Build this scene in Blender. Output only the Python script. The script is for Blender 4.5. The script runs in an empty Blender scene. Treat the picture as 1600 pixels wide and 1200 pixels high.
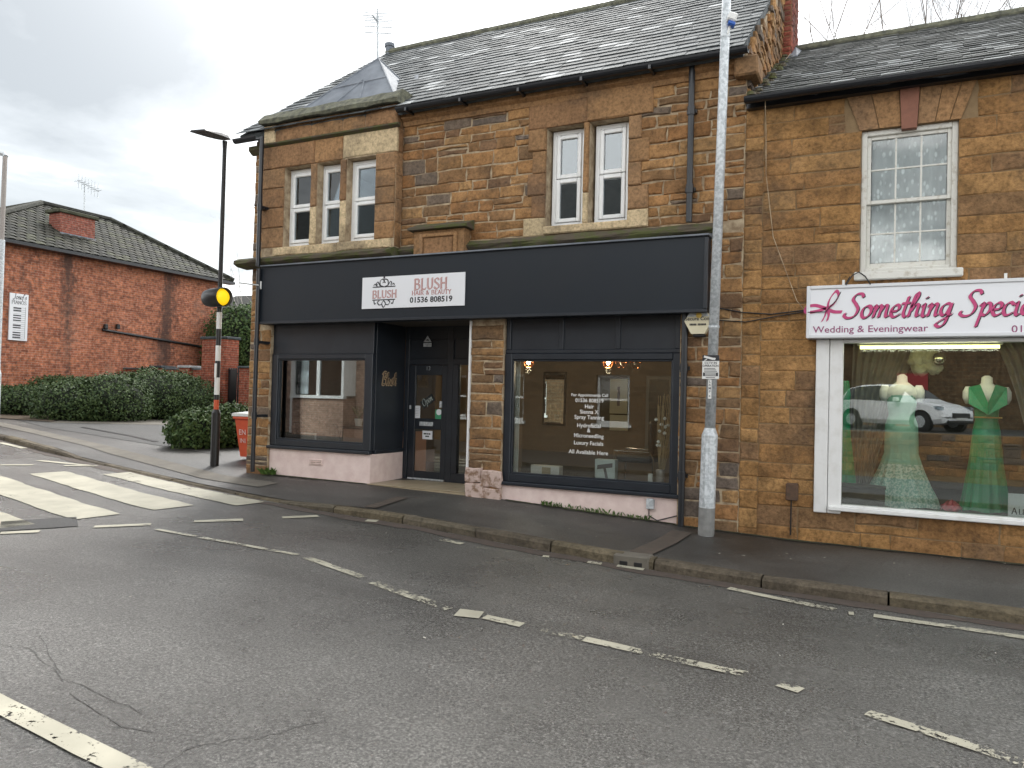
import bpy, bmesh, math, random
from mathutils import Vector, Matrix, noise
scene = bpy.context.scene
COL = scene.collection
R_ = math.radians

# ------------------------------------------------------------------ camera
CAM = Vector((0.0, -8.8, 1.65)); FPX = 1200.0
YAW, PITCH, ROLL = R_(-26.27), R_(1.098), R_(1.4405)
_f = Vector((math.sin(YAW)*math.cos(PITCH), math.cos(YAW)*math.cos(PITCH), math.sin(PITCH)))
_r = _f.cross(Vector((0, 0, 1))).normalized(); _u = _r.cross(_f)
CR = _r*math.cos(ROLL) + _u*math.sin(ROLL); CU = -_r*math.sin(ROLL) + _u*math.cos(ROLL)
cd = bpy.data.cameras.new('camera'); co = bpy.data.objects.new('camera', cd); COL.objects.link(co)
cd.sensor_width = 36; cd.lens = FPX/1600*36; cd.clip_start = .05; cd.clip_end = 2000
co.matrix_world = Matrix(((CR.x, CU.x, -_f.x, CAM.x), (CR.y, CU.y, -_f.y, CAM.y), (CR.z, CU.z, -_f.z, CAM.z), (0, 0, 0, 1)))
scene.camera = co
def ray(px, py): return CR*((px-800)/FPX) - CU*((py-600)/FPX) + _f
def P(px, py, Y=0.0):
    d = ray(px, py); return CAM + d*((Y-CAM.y)/d.y)
def proj(p):
    d = Vector(p)-CAM; w = d.dot(_f)
    if w < .1: return None
    return (800+FPX*d.dot(CR)/w, 600-FPX*d.dot(CU)/w)

# ------------------------------------------------------------------ world, sun, exposure
TOSUN = Vector((-.34, .62, .72)).normalized()
world = bpy.data.worlds.new('World'); scene.world = world; world.use_nodes = True
nt = world.node_tree; nt.nodes.clear()
def N(t, typ, **k):
    n = t.nodes.new(typ)
    for a, b in k.items():
        if a.startswith('i_'):
            key = a[2:]; key = int(key) if key.isdigit() else key.replace('_', ' ')
            n.inputs[key].default_value = b
        else: setattr(n, a, b)
    return n
def MATH(t, op, a, b=None, clamp=False):
    n = t.nodes.new('ShaderNodeMath'); n.operation = op; n.use_clamp = clamp
    for i, v in enumerate((a, b)):
        if v is None: continue
        if isinstance(v, (int, float)): n.inputs[i].default_value = v
        else: t.links.new(v, n.inputs[i])
    return n.outputs[0]
def RAMP(t, fac, stops, interp='LINEAR'):
    n = t.nodes.new('ShaderNodeValToRGB'); cr = n.color_ramp; cr.interpolation = interp
    while len(cr.elements) < len(stops): cr.elements.new(.5)
    for e, (p, c) in zip(cr.elements, stops):
        e.position = p; e.color = (c[0], c[1], c[2], 1) if not isinstance(c, (int, float)) else (c, c, c, 1)
    t.links.new(fac, n.inputs[0]); return n.outputs[0]
def MIX(t, fac, a, b, mode='MIX'):
    n = t.nodes.new('ShaderNodeMixRGB'); n.blend_type = mode
    for i, v in ((0, fac), (1, a), (2, b)):
        if isinstance(v, (int, float)): n.inputs[i].default_value = v
        elif isinstance(v, tuple): n.inputs[i].default_value = (*v, 1)
        else: t.links.new(v, n.inputs[i])
    return n.outputs[0]
tc = N(nt, 'ShaderNodeTexCoord'); sx = N(nt, 'ShaderNodeSeparateXYZ'); nt.links.new(tc.outputs['Generated'], sx.inputs[0])
zz = MATH(nt, 'ADD', MATH(nt, 'MAXIMUM', sx.outputs[2], 0.0), .16)
cx = N(nt, 'ShaderNodeCombineXYZ')
nt.links.new(MATH(nt, 'DIVIDE', sx.outputs[0], zz), cx.inputs[0]); nt.links.new(MATH(nt, 'DIVIDE', sx.outputs[1], zz), cx.inputs[1])
nz = N(nt, 'ShaderNodeTexNoise', i_Scale=.62, i_Detail=9.0, i_Roughness=.55, i_Distortion=.35); nt.links.new(cx.outputs[0], nz.inputs['Vector'])
mp = N(nt, 'ShaderNodeMapping'); mp.inputs['Location'].default_value = (3.1, 1.7, 0)
nt.links.new(cx.outputs[0], mp.inputs[0]); nt.links.new(mp.outputs[0], nz.inputs['Vector'])
cloud = RAMP(nt, nz.outputs[0], [(.36, (.175, .184, .186)), (.44, (.255, .265, .267)), (.50, (.47, .48, .48)), (.57, (1.4, 1.4, 1.38))])
sky = N(nt, 'ShaderNodeTexSky', sky_type='NISHITA', sun_disc=False)
sky.sun_elevation = math.asin(TOSUN.z); sky.sun_rotation = math.atan2(TOSUN.x, TOSUN.y)
skc = MIX(nt, 1.0, sky.outputs[0], (.12, .12, .12), 'MULTIPLY')
dt = N(nt, 'ShaderNodeVectorMath', operation='DOT_PRODUCT'); dt.inputs[1].default_value = TOSUN
nrm = N(nt, 'ShaderNodeVectorMath', operation='NORMALIZE'); nt.links.new(tc.outputs['Generated'], nrm.inputs[0]); nt.links.new(nrm.outputs[0], dt.inputs[0])
glow = MATH(nt, 'MULTIPLY', MATH(nt, 'POWER', MATH(nt, 'MAXIMUM', dt.outputs['Value'], 0.0), 22.0), 1.3)
cl2 = MIX(nt, 1.0, cloud, glow, 'ADD')
fin = MIX(nt, .94, skc, cl2)
bg = N(nt, 'ShaderNodeBackground', i_Strength=1.0); nt.links.new(fin, bg.inputs[0])
wo = N(nt, 'ShaderNodeOutputWorld'); nt.links.new(bg.outputs[0], wo.inputs[0])
sl = bpy.data.lights.new('sun', 'SUN'); sl.energy = .6; sl.angle = R_(14); sl.color = (1, .96, .9)
so = bpy.data.objects.new('sun', sl); COL.objects.link(so); so.rotation_euler = (-TOSUN).to_track_quat('-Z', 'Y').to_euler()
so.location = (0, 0, 20)
scene.view_settings.view_transform = 'Standard'; scene.view_settings.look = 'None'
scene.view_settings.exposure = 1.75; scene.view_settings.gamma = 1.0; scene.view_settings.use_curve_mapping = False
scene.render.engine = 'CYCLES'

# ------------------------------------------------------------------ materials
def new_mat(name):
    m = bpy.data.materials.new(name); m.use_nodes = True; t = m.node_tree
    return m, t, t.nodes['Principled BSDF']
def coords(t, scale=None):
    n = N(t, 'ShaderNodeTexCoord'); return n.outputs['Object']
def noise_out(t, scale, detail=4.0, rough=.6, vec=None, dist=0.0):
    n = N(t, 'ShaderNodeTexNoise', i_Scale=scale, i_Detail=detail, i_Roughness=rough, i_Distortion=dist)
    t.links.new(vec if vec is not None else coords(t), n.inputs['Vector']); return n.outputs[0]
def bump(t, b, h, strength, dist=.01):
    n = N(t, 'ShaderNodeBump', i_Strength=strength, i_Distance=dist); t.links.new(h, n.inputs['Height']); t.links.new(n.outputs[0], b.inputs['Normal'])
def pm(name, c1, c2=None, scale=6.0, rough=.7, bmp=0.0, bscale=40.0, metal=0.0, spec=.5, detail=4.0, lo=.35, hi=.65, rvar=0.0):
    m, t, b = new_mat(name)
    b.inputs['Roughness'].default_value = rough; b.inputs['Metallic'].default_value = metal; b.inputs['Specular IOR Level'].default_value = spec
    if c2 is None: b.inputs['Base Color'].default_value = (*c1, 1)
    else:
        f = noise_out(t, scale, detail); t.links.new(RAMP(t, f, [(lo, c1), (hi, c2)]), b.inputs['Base Color'])
        if rvar: t.links.new(RAMP(t, f, [(lo, rough-rvar), (hi, rough+rvar)]), b.inputs['Roughness'])
    if bmp: bump(t, b, noise_out(t, bscale, 5.0), bmp)
    return m
def piece_random(t):
    oi = N(t, 'ShaderNodeObjectInfo'); ge = N(t, 'ShaderNodeNewGeometry')
    return MATH(t, 'FRACT', MATH(t, 'ADD', oi.outputs['Random'], ge.outputs['Random Per Island']))
def stone_mat(name, pal, bmp=.5, bl=(.62, 1.25), rough=.92):
    m, t, b = new_mat(name); r = piece_random(t)
    n = len(pal); c = RAMP(t, r, [(i/n, p) for i, p in enumerate(pal)], 'CONSTANT')
    f = noise_out(t, 3.5, 5); g = noise_out(t, 26, 6, .7)
    c = MIX(t, 1.0, c, RAMP(t, f, [(.3, bl[0]), (.7, bl[1])]), 'MULTIPLY')
    c = MIX(t, 1.0, c, RAMP(t, g, [(.28, .45), (.5, 1.0), (.72, 1.4)]), 'MULTIPLY')
    st = noise_out(t, 1.1, 6, .7)
    c = MIX(t, RAMP(t, st, [(.50, 0.0), (.70, .62)]), c, (.05, .045, .04))
    t.links.new(c, b.inputs['Base Color']); b.inputs['Roughness'].default_value = rough; b.inputs['Specular IOR Level'].default_value = .3
    bump(t, b, noise_out(t, 30, 8, .7), bmp, .02)
    return m
IRON = [(.30, .155, .065), (.34, .185, .078), (.25, .135, .06), (.36, .20, .085), (.28, .14, .056), (.20, .115, .062), (.32, .17, .07), (.16, .125, .10), (.35, .205, .09), (.25, .14, .065), (.18, .135, .10), (.28, .155, .066), (.20, .12, .062)]
M = {}
M['stone'] = stone_mat('ironstone', IRON)
M['stone2'] = stone_mat('ironstone_smooth', [(.33, .18, .07), (.36, .20, .08), (.29, .155, .062), (.34, .185, .07), (.25, .145, .07), (.37, .21, .085), (.31, .165, .064), (.26, .15, .075)], .9, (.55, 1.3))
M['ashlar'] = stone_mat('brown_ashlar', [(.27, .155, .075), (.30, .17, .08), (.25, .14, .07), (.28, .165, .085)], .3, (.8, 1.15))
M['pale'] = stone_mat('replaced_pale_stone', [(.50, .39, .24), (.46, .36, .22), (.54, .42, .26)], .2, (.85, 1.1))
M['mortar'] = pm('mortar', (.50, .40, .27), (.24, .17, .105), 9, .95, .4, 60)
M['mortar_dark'] = pm('mortar_dark', (.25, .17, .09), (.19, .125, .065), 9, .95, .4, 60)
M['moss'] = pm('mossy_stone', (.085, .068, .048), (.075, .082, .026), 7, .95, .8, 35, lo=.42, hi=.6)
M['lichen_slab'] = pm('lichened_coping', (.07, .07, .055), (.16, .16, .11), 14, .95, .8, 40)
def slate_mat(name, pal):
    m, t, b = new_mat(name); r = piece_random(t); n = len(pal)
    c = RAMP(t, r, [(i/n, p) for i, p in enumerate(pal)], 'CONSTANT')
    c = MIX(t, 1.0, c, RAMP(t, noise_out(t, 5, 6), [(.3, .6), (.7, 1.3)]), 'MULTIPLY')
    c = MIX(t, RAMP(t, noise_out(t, 16, 5), [(.60, 0.0), (.72, .5)]), c, (.19, .205, .195))
    t.links.new(c, b.inputs['Base Color']); b.inputs['Roughness'].default_value = .72; b.inputs['Specular IOR Level'].default_value = .15
    bump(t, b, noise_out(t, 18, 5), .6); return m
M['slate'] = slate_mat('slate', [(.062, .072, .078), (.086, .097, .103), (.11, .121, .126), (.07, .08, .084), (.14, .152, .158), (.085, .095, .10), (.055, .064, .07), (.095, .105, .11), (.12, .13, .134), (.075, .083, .088), (.36, .375, .38)])
M['slate_old'] = slate_mat('weathered_slate', [(.085, .09, .088), (.11, .115, .112), (.07, .075, .074), (.135, .14, .136), (.095, .10, .098), (.26, .27, .27), (.10, .105, .10)])
M['lead'] = pm('lead_sheet', (.13, .145, .17), (.21, .23, .26), 3, .6, .15, 20, .0, spec=.3)
M['gutter'] = pm('black_gutter', (.012, .014, .018), None, rough=.35)
M['navy'] = pm('dark_painted_timber', (.014, .018, .025), (.018, .023, .031), 5, .38, .06, 50)
M['fascia'] = pm('dark_satin_panel', (.013, .018, .025), (.015, .019, .025), 1.2, .42, .02, 6, spec=.3)
M['upvc'] = pm('white_upvc', (.86, .87, .87), (.80, .81, .80), 5, .3)
M['oldwhite'] = pm('flaking_white_paint', (.66, .65, .60), (.42, .38, .31), 16, .6, .5, 45, lo=.55, hi=.74)
M['whitepaint'] = pm('white_gloss_paint', (.74, .74, .73), (.62, .61, .58), 6, .4, .1, 30, lo=.5, hi=.8)
M['pink'] = pm('pale_pink_render', (.82, .67, .62), (.72, .56, .52), 7, .85, .35, 70)
M['pink_rough'] = pm('worn_pink_render', (.55, .42, .37), (.24, .15, .10), 11, .95, 1.0, 30, lo=.47, hi=.62)
M['tile'] = pm('beige_tile', (.40, .33, .22), (.34, .27, .18), 5, .4, .1, 30)
M['galv'] = pm('galvanised_steel', (.42, .45, .47), (.62, .65, .67), 25, .5, .1, 60, .25, lo=.42, hi=.58)
M['black'] = pm('black_paint', (.012, .012, .013), None, rough=.4)
M['blackpl'] = pm('black_plastic', (.02, .02, .022), None, rough=.55)
M['white'] = pm('white_enamel', (.72, .72, .70), None, rough=.4)
M['sign_white'] = pm('white_sign_face', (.76, .77, .80), None, rough=.35)
M['alu'] = pm('white_sign_frame', (.66, .67, .69), None, rough=.3)
M['red'] = pm('red_band', (.55, .09, .03), None, rough=.5)
M['bin'] = pm('orange_red_plastic', (.62, .09, .03), (.55, .075, .025), 6, .5)
def emis(name, col, st):
    m, t, b = new_mat(name); b.inputs['Base Color'].default_value = (*col, 1); b.inputs['Emission Color'].default_value = (*col, 1); b.inputs['Emission Strength'].default_value = st; return m
M['tube'] = emis('fluorescent_glow', (1.0, .93, .35), 2.2)
M['bulb'] = emis('bulb_glow', (1.0, .72, .40), 14.0)
M['amber'] = emis('amber_globe', (.95, .60, .01), .25)
def glass_mat(name, tint, lo, hi):
    m = bpy.data.materials.new(name); m.use_nodes = True; t = m.node_tree; t.nodes.clear()
    lw = N(t, 'ShaderNodeFresnel', i_IOR=1.5); f = MATH(t, 'ADD', MATH(t, 'MULTIPLY', lw.outputs[0], hi), lo, True)
    tr = N(t, 'ShaderNodeBsdfTransparent'); tr.inputs[0].default_value = (*tint, 1)
    gl = N(t, 'ShaderNodeBsdfGlossy', i_Roughness=0.0); gl.inputs[0].default_value = (.95, .97, .97, 1)
    mx = N(t, 'ShaderNodeMixShader'); t.links.new(f, mx.inputs[0]); t.links.new(tr.outputs[0], mx.inputs[1]); t.links.new(gl.outputs[0], mx.inputs[2])
    o = N(t, 'ShaderNodeOutputMaterial'); t.links.new(mx.outputs[0], o.inputs[0]); return m
M['glass'] = glass_mat('window_glass', (.93, .96, .95), .02, 1.45)
M['glass_b'] = glass_mat('plate_glass', (.90, .94, .92), .03, 2.6)
M['glass2'] = glass_mat('double_glazing', (.62, .68, .72), .03, 1.35)
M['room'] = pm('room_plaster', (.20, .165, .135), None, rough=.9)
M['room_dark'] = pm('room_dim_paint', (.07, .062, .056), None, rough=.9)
M['floor'] = pm('room_floor', (.16, .12, .09), None, rough=.6)
def brick_mat(name, c1, c2, mort, sc=1.0, vert='XZ', stain=True):
    m, t, b = new_mat(name); o = coords(t); s = N(t, 'ShaderNodeSeparateXYZ'); t.links.new(o, s.inputs[0])
    c = N(t, 'ShaderNodeCombineXYZ'); t.links.new(s.outputs['X' if vert == 'XZ' else 'Y'], c.inputs[0]); t.links.new(s.outputs['Z'], c.inputs[1])
    br = N(t, 'ShaderNodeTexBrick', i_Scale=1.0, i_Mortar_Size=.006*sc, i_Brick_Width=.225*sc, i_Row_Height=.075*sc, i_Bias=0.0)
    br.inputs['Color1'].default_value = (*c1, 1); br.inputs['Color2'].default_value = (*c2, 1); br.inputs['Mortar'].default_value = (*mort, 1)
    t.links.new(c.outputs[0], br.inputs['Vector']); col = br.outputs['Color']
    col = MIX(t, 1.0, col, RAMP(t, noise_out(t, 9, 4, .7), [(.3, .45), (.5, 1.0), (.66, 1.5), (.75, 2.2)]), 'MULTIPLY')
    col = MIX(t, 1.0, col, RAMP(t, noise_out(t, .55, 5, .65), [(.3, .72), (.7, 1.2)]), 'MULTIPLY')
    if stain:
        mp = N(t, 'ShaderNodeMapping'); mp.inputs['Scale'].default_value = (1, .75, .14); t.links.new(o, mp.inputs[0])
        w = noise_out(t, .9, 7, .8, mp.outputs[0]); ys = N(t, 'ShaderNodeSeparateXYZ'); t.links.new(o, ys.inputs[0])
        for yc, wd in ((6.95, .62), (10.75, .55)):
            g_ = MATH(t, 'DIVIDE', MATH(t, 'ABSOLUTE', MATH(t, 'SUBTRACT', ys.outputs[1], yc)), wd); w = MATH(t, 'ADD', w, MATH(t, 'MULTIPLY', MATH(t, 'MAXIMUM', MATH(t, 'SUBTRACT', 1.0, g_), 0.0), .22))
        w = MATH(t, 'ADD', MATH(t, 'MULTIPLY', w, .75), MATH(t, 'MULTIPLY', noise_out(t, 7, 4, .7), .25))
        col = MIX(t, RAMP(t, w, [(.55, 0.0), (.66, .8)]), col, (.05, .038, .034))
        col = MIX(t, RAMP(t, noise_out(t, .8, 6, .7), [(.56, 0.0), (.70, .4)]), col, (.33, .21, .16))
    t.links.new(col, b.inputs['Base Color']); b.inputs['Roughness'].default_value = .92; b.inputs['Specular IOR Level'].default_value = .25
    bump(t, b, br.outputs['Fac'], -.5, .01); return m
M['brick_y'] = brick_mat('red_orange_brick', (.43, .155, .08), (.25, .085, .05), (.32, .22, .17), 1.0, 'YZ')
M['brick_x'] = brick_mat('red_brick', (.28, .075, .042), (.20, .055, .033), (.24, .17, .13), 1.0, 'XZ', False)
M['brick_pale'] = brick_mat('pale_brick', (.42, .27, .20), (.33, .20, .15), (.45, .40, .35), 1.0, 'XZ', False)
M['brick_piece'] = stone_mat('chimney_brick', [(.26, .075, .05), (.21, .06, .042), (.30, .09, .06), (.18, .055, .04)], .4)
def asphalt(name, base, lite, rough, speck=.62, patch=.25):
    m, t, b = new_mat(name); o = coords(t)
    f = noise_out(t, 62, 4, .85, o); g = noise_out(t, .55, 5, .6, o); w = noise_out(t, 260, 2, .7, o)
    c = RAMP(t, f, [(.38, tuple(x*.3 for x in base)), (.5, base), (speck, lite), (speck+.1, tuple(x*2.3 for x in lite))])
    c = MIX(t, 1.0, c, RAMP(t, g, [(.3, 1-patch), (.7, 1+patch)]), 'MULTIPLY')
    mp = N(t, 'ShaderNodeMapping'); mp.inputs['Scale'].default_value = (.10, .95, 1); mp.inputs['Rotation'].default_value = (0, 0, .05); t.links.new(o, mp.inputs[0])
    c = MIX(t, 1.0, c, RAMP(t, noise_out(t, 1.0, 4, .6, mp.outputs[0]), [(.34, .74), (.5, 1.0), (.66, 1.2)]), 'MULTIPLY')
    c = MIX(t, RAMP(t, noise_out(t, .8, 6, .75, o), [(.60, 0.0), (.72, .5)]), c, tuple(x*.45 for x in base))
    sp = N(t, 'ShaderNodeTexVoronoi', i_Scale=26.0); t.links.new(o, sp.inputs['Vector'])
    c = MIX(t, RAMP(t, sp.outputs['Distance'], [(.06, .75), (.12, 0.0)]), c, (.26, .25, .23))
    t.links.new(c, b.inputs['Base Color']); t.links.new(RAMP(t, g, [(.3, rough-.07), (.7, rough+.08)]), b.inputs['Roughness'])
    h = MATH(t, 'ADD', f, MATH(t, 'MULTIPLY', w, .5)); bump(t, b, h, .6, .012); return m
M['road'] = asphalt('worn_damp_asphalt', (.10, .097, .09), (.20, .193, .18), .29)
M['pave'] = asphalt('damp_pavement_asphalt', (.062, .059, .054), (.088, .084, .077), .46, .68, .6)
M['fore'] = asphalt('forecourt_asphalt', (.045, .044, .042), (.065, .063, .06), .66, .66)
M['concrete'] = pm('pale_concrete', (.15, .135, .11), (.11, .098, .08), 3, .8, .3, 50)
M['soil'] = pm('leaf_litter_soil', (.07, .048, .03), (.11, .08, .05), 9, .95, .8, 40)
M['field'] = pm('distant_ground', (.06, .06, .05), (.075, .08, .05), .1, .95)
M['kerb'] = stone_mat('granite_kerb', [(.125, .105, .075), (.15, .125, .09), (.11, .09, .065), (.135, .11, .072)], .9)
M['redbrick_gutter'] = pm('red_brick_setts', (.062, .05, .042), (.085, .062, .05), 14, .8, .5, 40)
def paint_mat():
    m = bpy.data.materials.new('worn_road_paint'); m.use_nodes = True; t = m.node_tree; b = t.nodes['Principled BSDF']; o = coords(t)
    t.links.new(RAMP(t, noise_out(t, 2.0, 5, .6, o), [(.3, (.33, .31, .24)), (.7, (.50, .47, .37))]), b.inputs['Base Color']); b.inputs['Roughness'].default_value = .6
    at = N(t, 'ShaderNodeAttribute', attribute_name='wear')
    w = MATH(t, 'ADD', MATH(t, 'MULTIPLY', noise_out(t, 42, 4, .75, o), .55), MATH(t, 'MULTIPLY', noise_out(t, 5, 4, .6, o), .45))
    a = MATH(t, 'GREATER_THAN', w, at.outputs['Fac']); tr = N(t, 'ShaderNodeBsdfTransparent'); mx = N(t, 'ShaderNodeMixShader')
    t.links.new(a, mx.inputs[0]); t.links.new(tr.outputs[0], mx.inputs[1]); t.links.new(b.outputs[0], mx.inputs[2])
    t.links.new(mx.outputs[0], t.nodes['Material Output'].inputs[0]); return m
M['paint'] = paint_mat()
def leaf_mat(name, c1, c2):
    m, t, b = new_mat(name); t.links.new(RAMP(t, piece_random(t), [(0, c1), (1, c2)]), b.inputs['Base Color'])
    b.inputs['Roughness'].default_value = .62; b.inputs['Specular IOR Level'].default_value = .3; return m
M['leaf'] = leaf_mat('dark_hedge_leaf', (.022, .048, .014), (.075, .112, .034))
M['leaf2'] = leaf_mat('green_laurel_leaf', (.026, .06, .015), (.085, .13, .036))
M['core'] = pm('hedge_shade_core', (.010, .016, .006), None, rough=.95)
M['weed'] = leaf_mat('weed_leaf', (.05, .11, .02), (.11, .18, .04))
M['bark'] = pm('bare_bark', (.16, .125, .10), (.10, .08, .065), 6, .9)
M['bark_pale'] = pm('pale_twigs', (.34, .32, .29), (.26, .24, .22), 6, .9)

# ------------------------------------------------------------------ mesh helpers
class MB:
    def __init__(s): s.v = []; s.f = []; s.m = []
    def add(s, vs, fs, mi=0):
        o = len(s.v); s.v += [tuple(v) for v in vs]; s.f += [tuple(i+o for i in f) for f in fs]; s.m += [mi]*len(fs); return s
    def box(s, x0, x1, y0, y1, z0, z1, mi=0, T=None):
        vs = [Vector((x, y, z)) for z in (z0, z1) for x, y in ((x0, y0), (x1, y0), (x1, y1), (x0, y1))]
        if T is not None: vs = [T @ v for v in vs]
        return s.add(vs, [(3, 2, 1, 0), (4, 5, 6, 7), (0, 1, 5, 4), (1, 2, 6, 5), (2, 3, 7, 6), (3, 0, 4, 7)], mi)
    def bbox(s, x0, x1, y0, y1, z0, z1, b=.008, mi=0, T=None):   # box with chamfered edges
        bm = bmesh.new(); bmesh.ops.create_cube(bm, size=1)
        for v in bm.verts: v.co = Vector((x0+(v.co.x+.5)*(x1-x0), y0+(v.co.y+.5)*(y1-y0), z0+(v.co.z+.5)*(z1-z0)))
        bmesh.ops.bevel(bm, geom=bm.edges[:], offset=b, segments=1, affect='EDGES')
        bm.verts.index_update(); vs = [v.co.copy() for v in bm.verts]
        if T is not None: vs = [T @ v for v in vs]
        s.add(vs, [[v.index for v in f.verts] for f in bm.faces], mi); bm.free(); return s
    def quad(s, a, b, c, d, mi=0): return s.add([a, b, c, d], [(0, 1, 2, 3)], mi)
    def tube(s, pts, rad, n=8, caps=True, mi=0):
        pts = [Vector(p) for p in pts]
        if isinstance(rad, (int, float)): rad = [rad]*len(pts)
        vs = []; up = None
        for i, p in enumerate(pts):
            d = (pts[min(i+1, len(pts)-1)]-pts[max(i-1, 0)])
            d = d.normalized() if d.length > 1e-9 else Vector((0, 0, 1))
            if up is None: a = d.orthogonal().normalized()
            else:
                a = up - d*up.dot(d); a = a.normalized() if a.length > 1e-6 else d.orthogonal().normalized()
            up = a; b = d.cross(a)
            vs += [p+(a*math.cos(2*math.pi*k/n)+b*math.sin(2*math.pi*k/n))*rad[i] for k in range(n)]
        fs = [(i*n+k, i*n+(k+1) % n, (i+1)*n+(k+1) % n, (i+1)*n+k) for i in range(len(pts)-1) for k in range(n)]
        if caps: fs += [tuple(range(n-1, -1, -1)), tuple(range((len(pts)-1)*n, len(pts)*n))]
        return s.add(vs, fs, mi)
    def lathe(s, prof, c=(0, 0, 0), n=16, mi=0, sx=1.0, sy=1.0, T=None):
        vs = []
        for r, z in prof:
            for k in range(n):
                a = 2*math.pi*k/n; v = Vector((r*sx*math.cos(a), r*sy*math.sin(a), z))
                vs.append((T @ v) if T is not None else v+Vector(c))
        m = len(prof)
        fs = [(i*n+k, i*n+(k+1) % n, (i+1)*n+(k+1) % n, (i+1)*n+k) for i in range(m-1) for k in range(n)]
        fs += [tuple(range(n-1, -1, -1)), tuple(range((m-1)*n, m*n))]
        return s.add(vs, fs, mi)
    def prism(s, poly, ext, mi=0):       # poly: list of Vectors, ext: Vector
        n = len(poly); vs = [Vector(p) for p in poly]+[Vector(p)+Vector(ext) for p in poly]
        return s.add(vs, [tuple(range(n)), tuple(range(2*n-1, n-1, -1))]+[(i, i+n, (i+1) % n+n, (i+1) % n) for i in range(n)], mi)
    def build(s, name, mats, parent=None, smooth=False, fix=True, **props):
        me = bpy.data.meshes.new(name); me.from_pydata(s.v, [], s.f); me.update()
        for k in (mats if isinstance(mats, (list, tuple)) else [mats]): me.materials.append(M[k] if isinstance(k, str) else k)
        if any(s.m): me.polygons.foreach_set('material_index', s.m)
        if fix and len(s.f) > 0:
            bm = bmesh.new(); bm.from_mesh(me); bmesh.ops.recalc_face_normals(bm, faces=bm.faces[:]); bm.to_mesh(me); bm.free()
        if smooth: me.polygons.foreach_set('use_smooth', [True]*len(me.polygons))
        o = bpy.data.objects.new(name, me); COL.objects.link(o); attach(o, parent)
        for a, b in props.items(): o[a] = b
        return o
LOC = {}
def attach(o, parent):
    if parent is None: return
    o.parent = parent
    if parent.name in LOC: o.matrix_parent_inverse = Matrix.Translation(LOC[parent.name]).inverted()
def thing(name, label, cat, loc=(0, 0, 0), group=None):
    o = bpy.data.objects.new(name, None); COL.objects.link(o); o.location = loc; o.empty_display_size = .2
    LOC[o.name] = Vector(loc); o['label'] = label; o['category'] = cat
    if group: o['group'] = group
    return o
def tag(o, label, cat, group=None):
    o['label'] = label; o['category'] = cat
    if group: o['group'] = group
    return o
def lerp(a, b, t): return a+(b-a)*t
def interp(x, xs, ys):
    if x <= xs[0]: return ys[0]
    for i in range(len(xs)-1):
        if x <= xs[i+1]: return lerp(ys[i], ys[i+1], (x-xs[i])/(xs[i+1]-xs[i]))
    return ys[-1]

# ------------------------------------------------------------------ the lie of the land
def zp(X): return interp(X, [-90, -30, -8.7, -6.6, -4.5, -2.2, -1, 1.2, 4, 60], [1.6, 1.0, .42, .40, .36, .25, .21, .19, .16, -.3])
def gz(X, Y): return zp(X)+.025*max(-9.0, min(3.0, Y))
def yk(X): return interp(X, [-90, -40, -24, -16.3, -13.85, -11.9, -10, -8.5, -7.4, -6.2, -5, -3.5, .7, 60], [10, 5, 2.3, .66, .02, -.42, -.82, -1.12, -1.37, -1.58, -1.68, -1.8, -1.92, -2.2])
def yn(X): return yk(X)-5.15            # near kerb
KH = .085
def rz(X, Y): return gz(X, Y)-KH
def drop(X): return KH*.8*max(0.0, min(1.0, (X+13.5)/1.0, (-5.6-X)/1.2))
def pz(X, Y): return gz(X, Y)-drop(X)*max(0.0, 1-(Y-yk(X))/1.1)
def G(px, py, off=0.0):
    d = ray(px, py); lo, hi = .5, 300.0
    for _ in range(50):
        t = (lo+hi)/2; p = CAM+d*t
        if p.z > gz(p.x, p.y)+off: lo = t
        else: hi = t
    return CAM+d*lo
XS = [-90, -70, -55, -45]+[-40+.5*i for i in range(40)]+[-20+.25*i for i in range(96)]+[4+i for i in range(10)]+[16, 22, 30, 45, 60]
def sheet(name, rows, mat, **props):      # rows: list of functions X -> (Y, Z)
    mb = MB(); n = len(rows)
    for X in XS:
        for r in rows: y, z = r(X); mb.v.append((X, y, z))
    for i in range(len(XS)-1):
        for j in range(n-1):
            a = i*n+j; mb.f.append((a, a+n, a+n+1, a+1)); mb.m.append(0)
    return mb.build(name, mat, smooth=True, **props)
S = dict(kind='structure')
gmb = MB()
for X in [-500, -200]+XS+[200, 500]:
    for Y in (-500, -150, -60, -9, 3, 60, 150, 500): gmb.v.append((X, Y, gz(X, Y)-.22))
for i in range(len(XS)+3):
    for j in range(7): a = i*8+j; gmb.f.append((a, a+8, a+9, a+1)); gmb.m.append(0)
gmb.build('ground', 'field', smooth=True, **S)
road = sheet('road', [(lambda X, t=t: (lerp(yn(X), yk(X), t), rz(X, lerp(yn(X), yk(X), t)))) for t in (0, .15, .3, .45, .6, .75, .9, 1)], 'road', **S)
sheet('pavement', [(lambda X, s=s: (yk(X)+.12+s, pz(X, yk(X)+.12+s))) for s in (0, .25, .5, .8, 1.2, 2, 3, 4.5, 7, 11, 16, 24)], 'pave', **S)
sheet('near_pavement', [(lambda X, s=s: (yn(X)-.12-s, gz(X, yn(X)-.12-s))) for s in (4.6, 2, 1, 0)], 'pave', **S)
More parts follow.
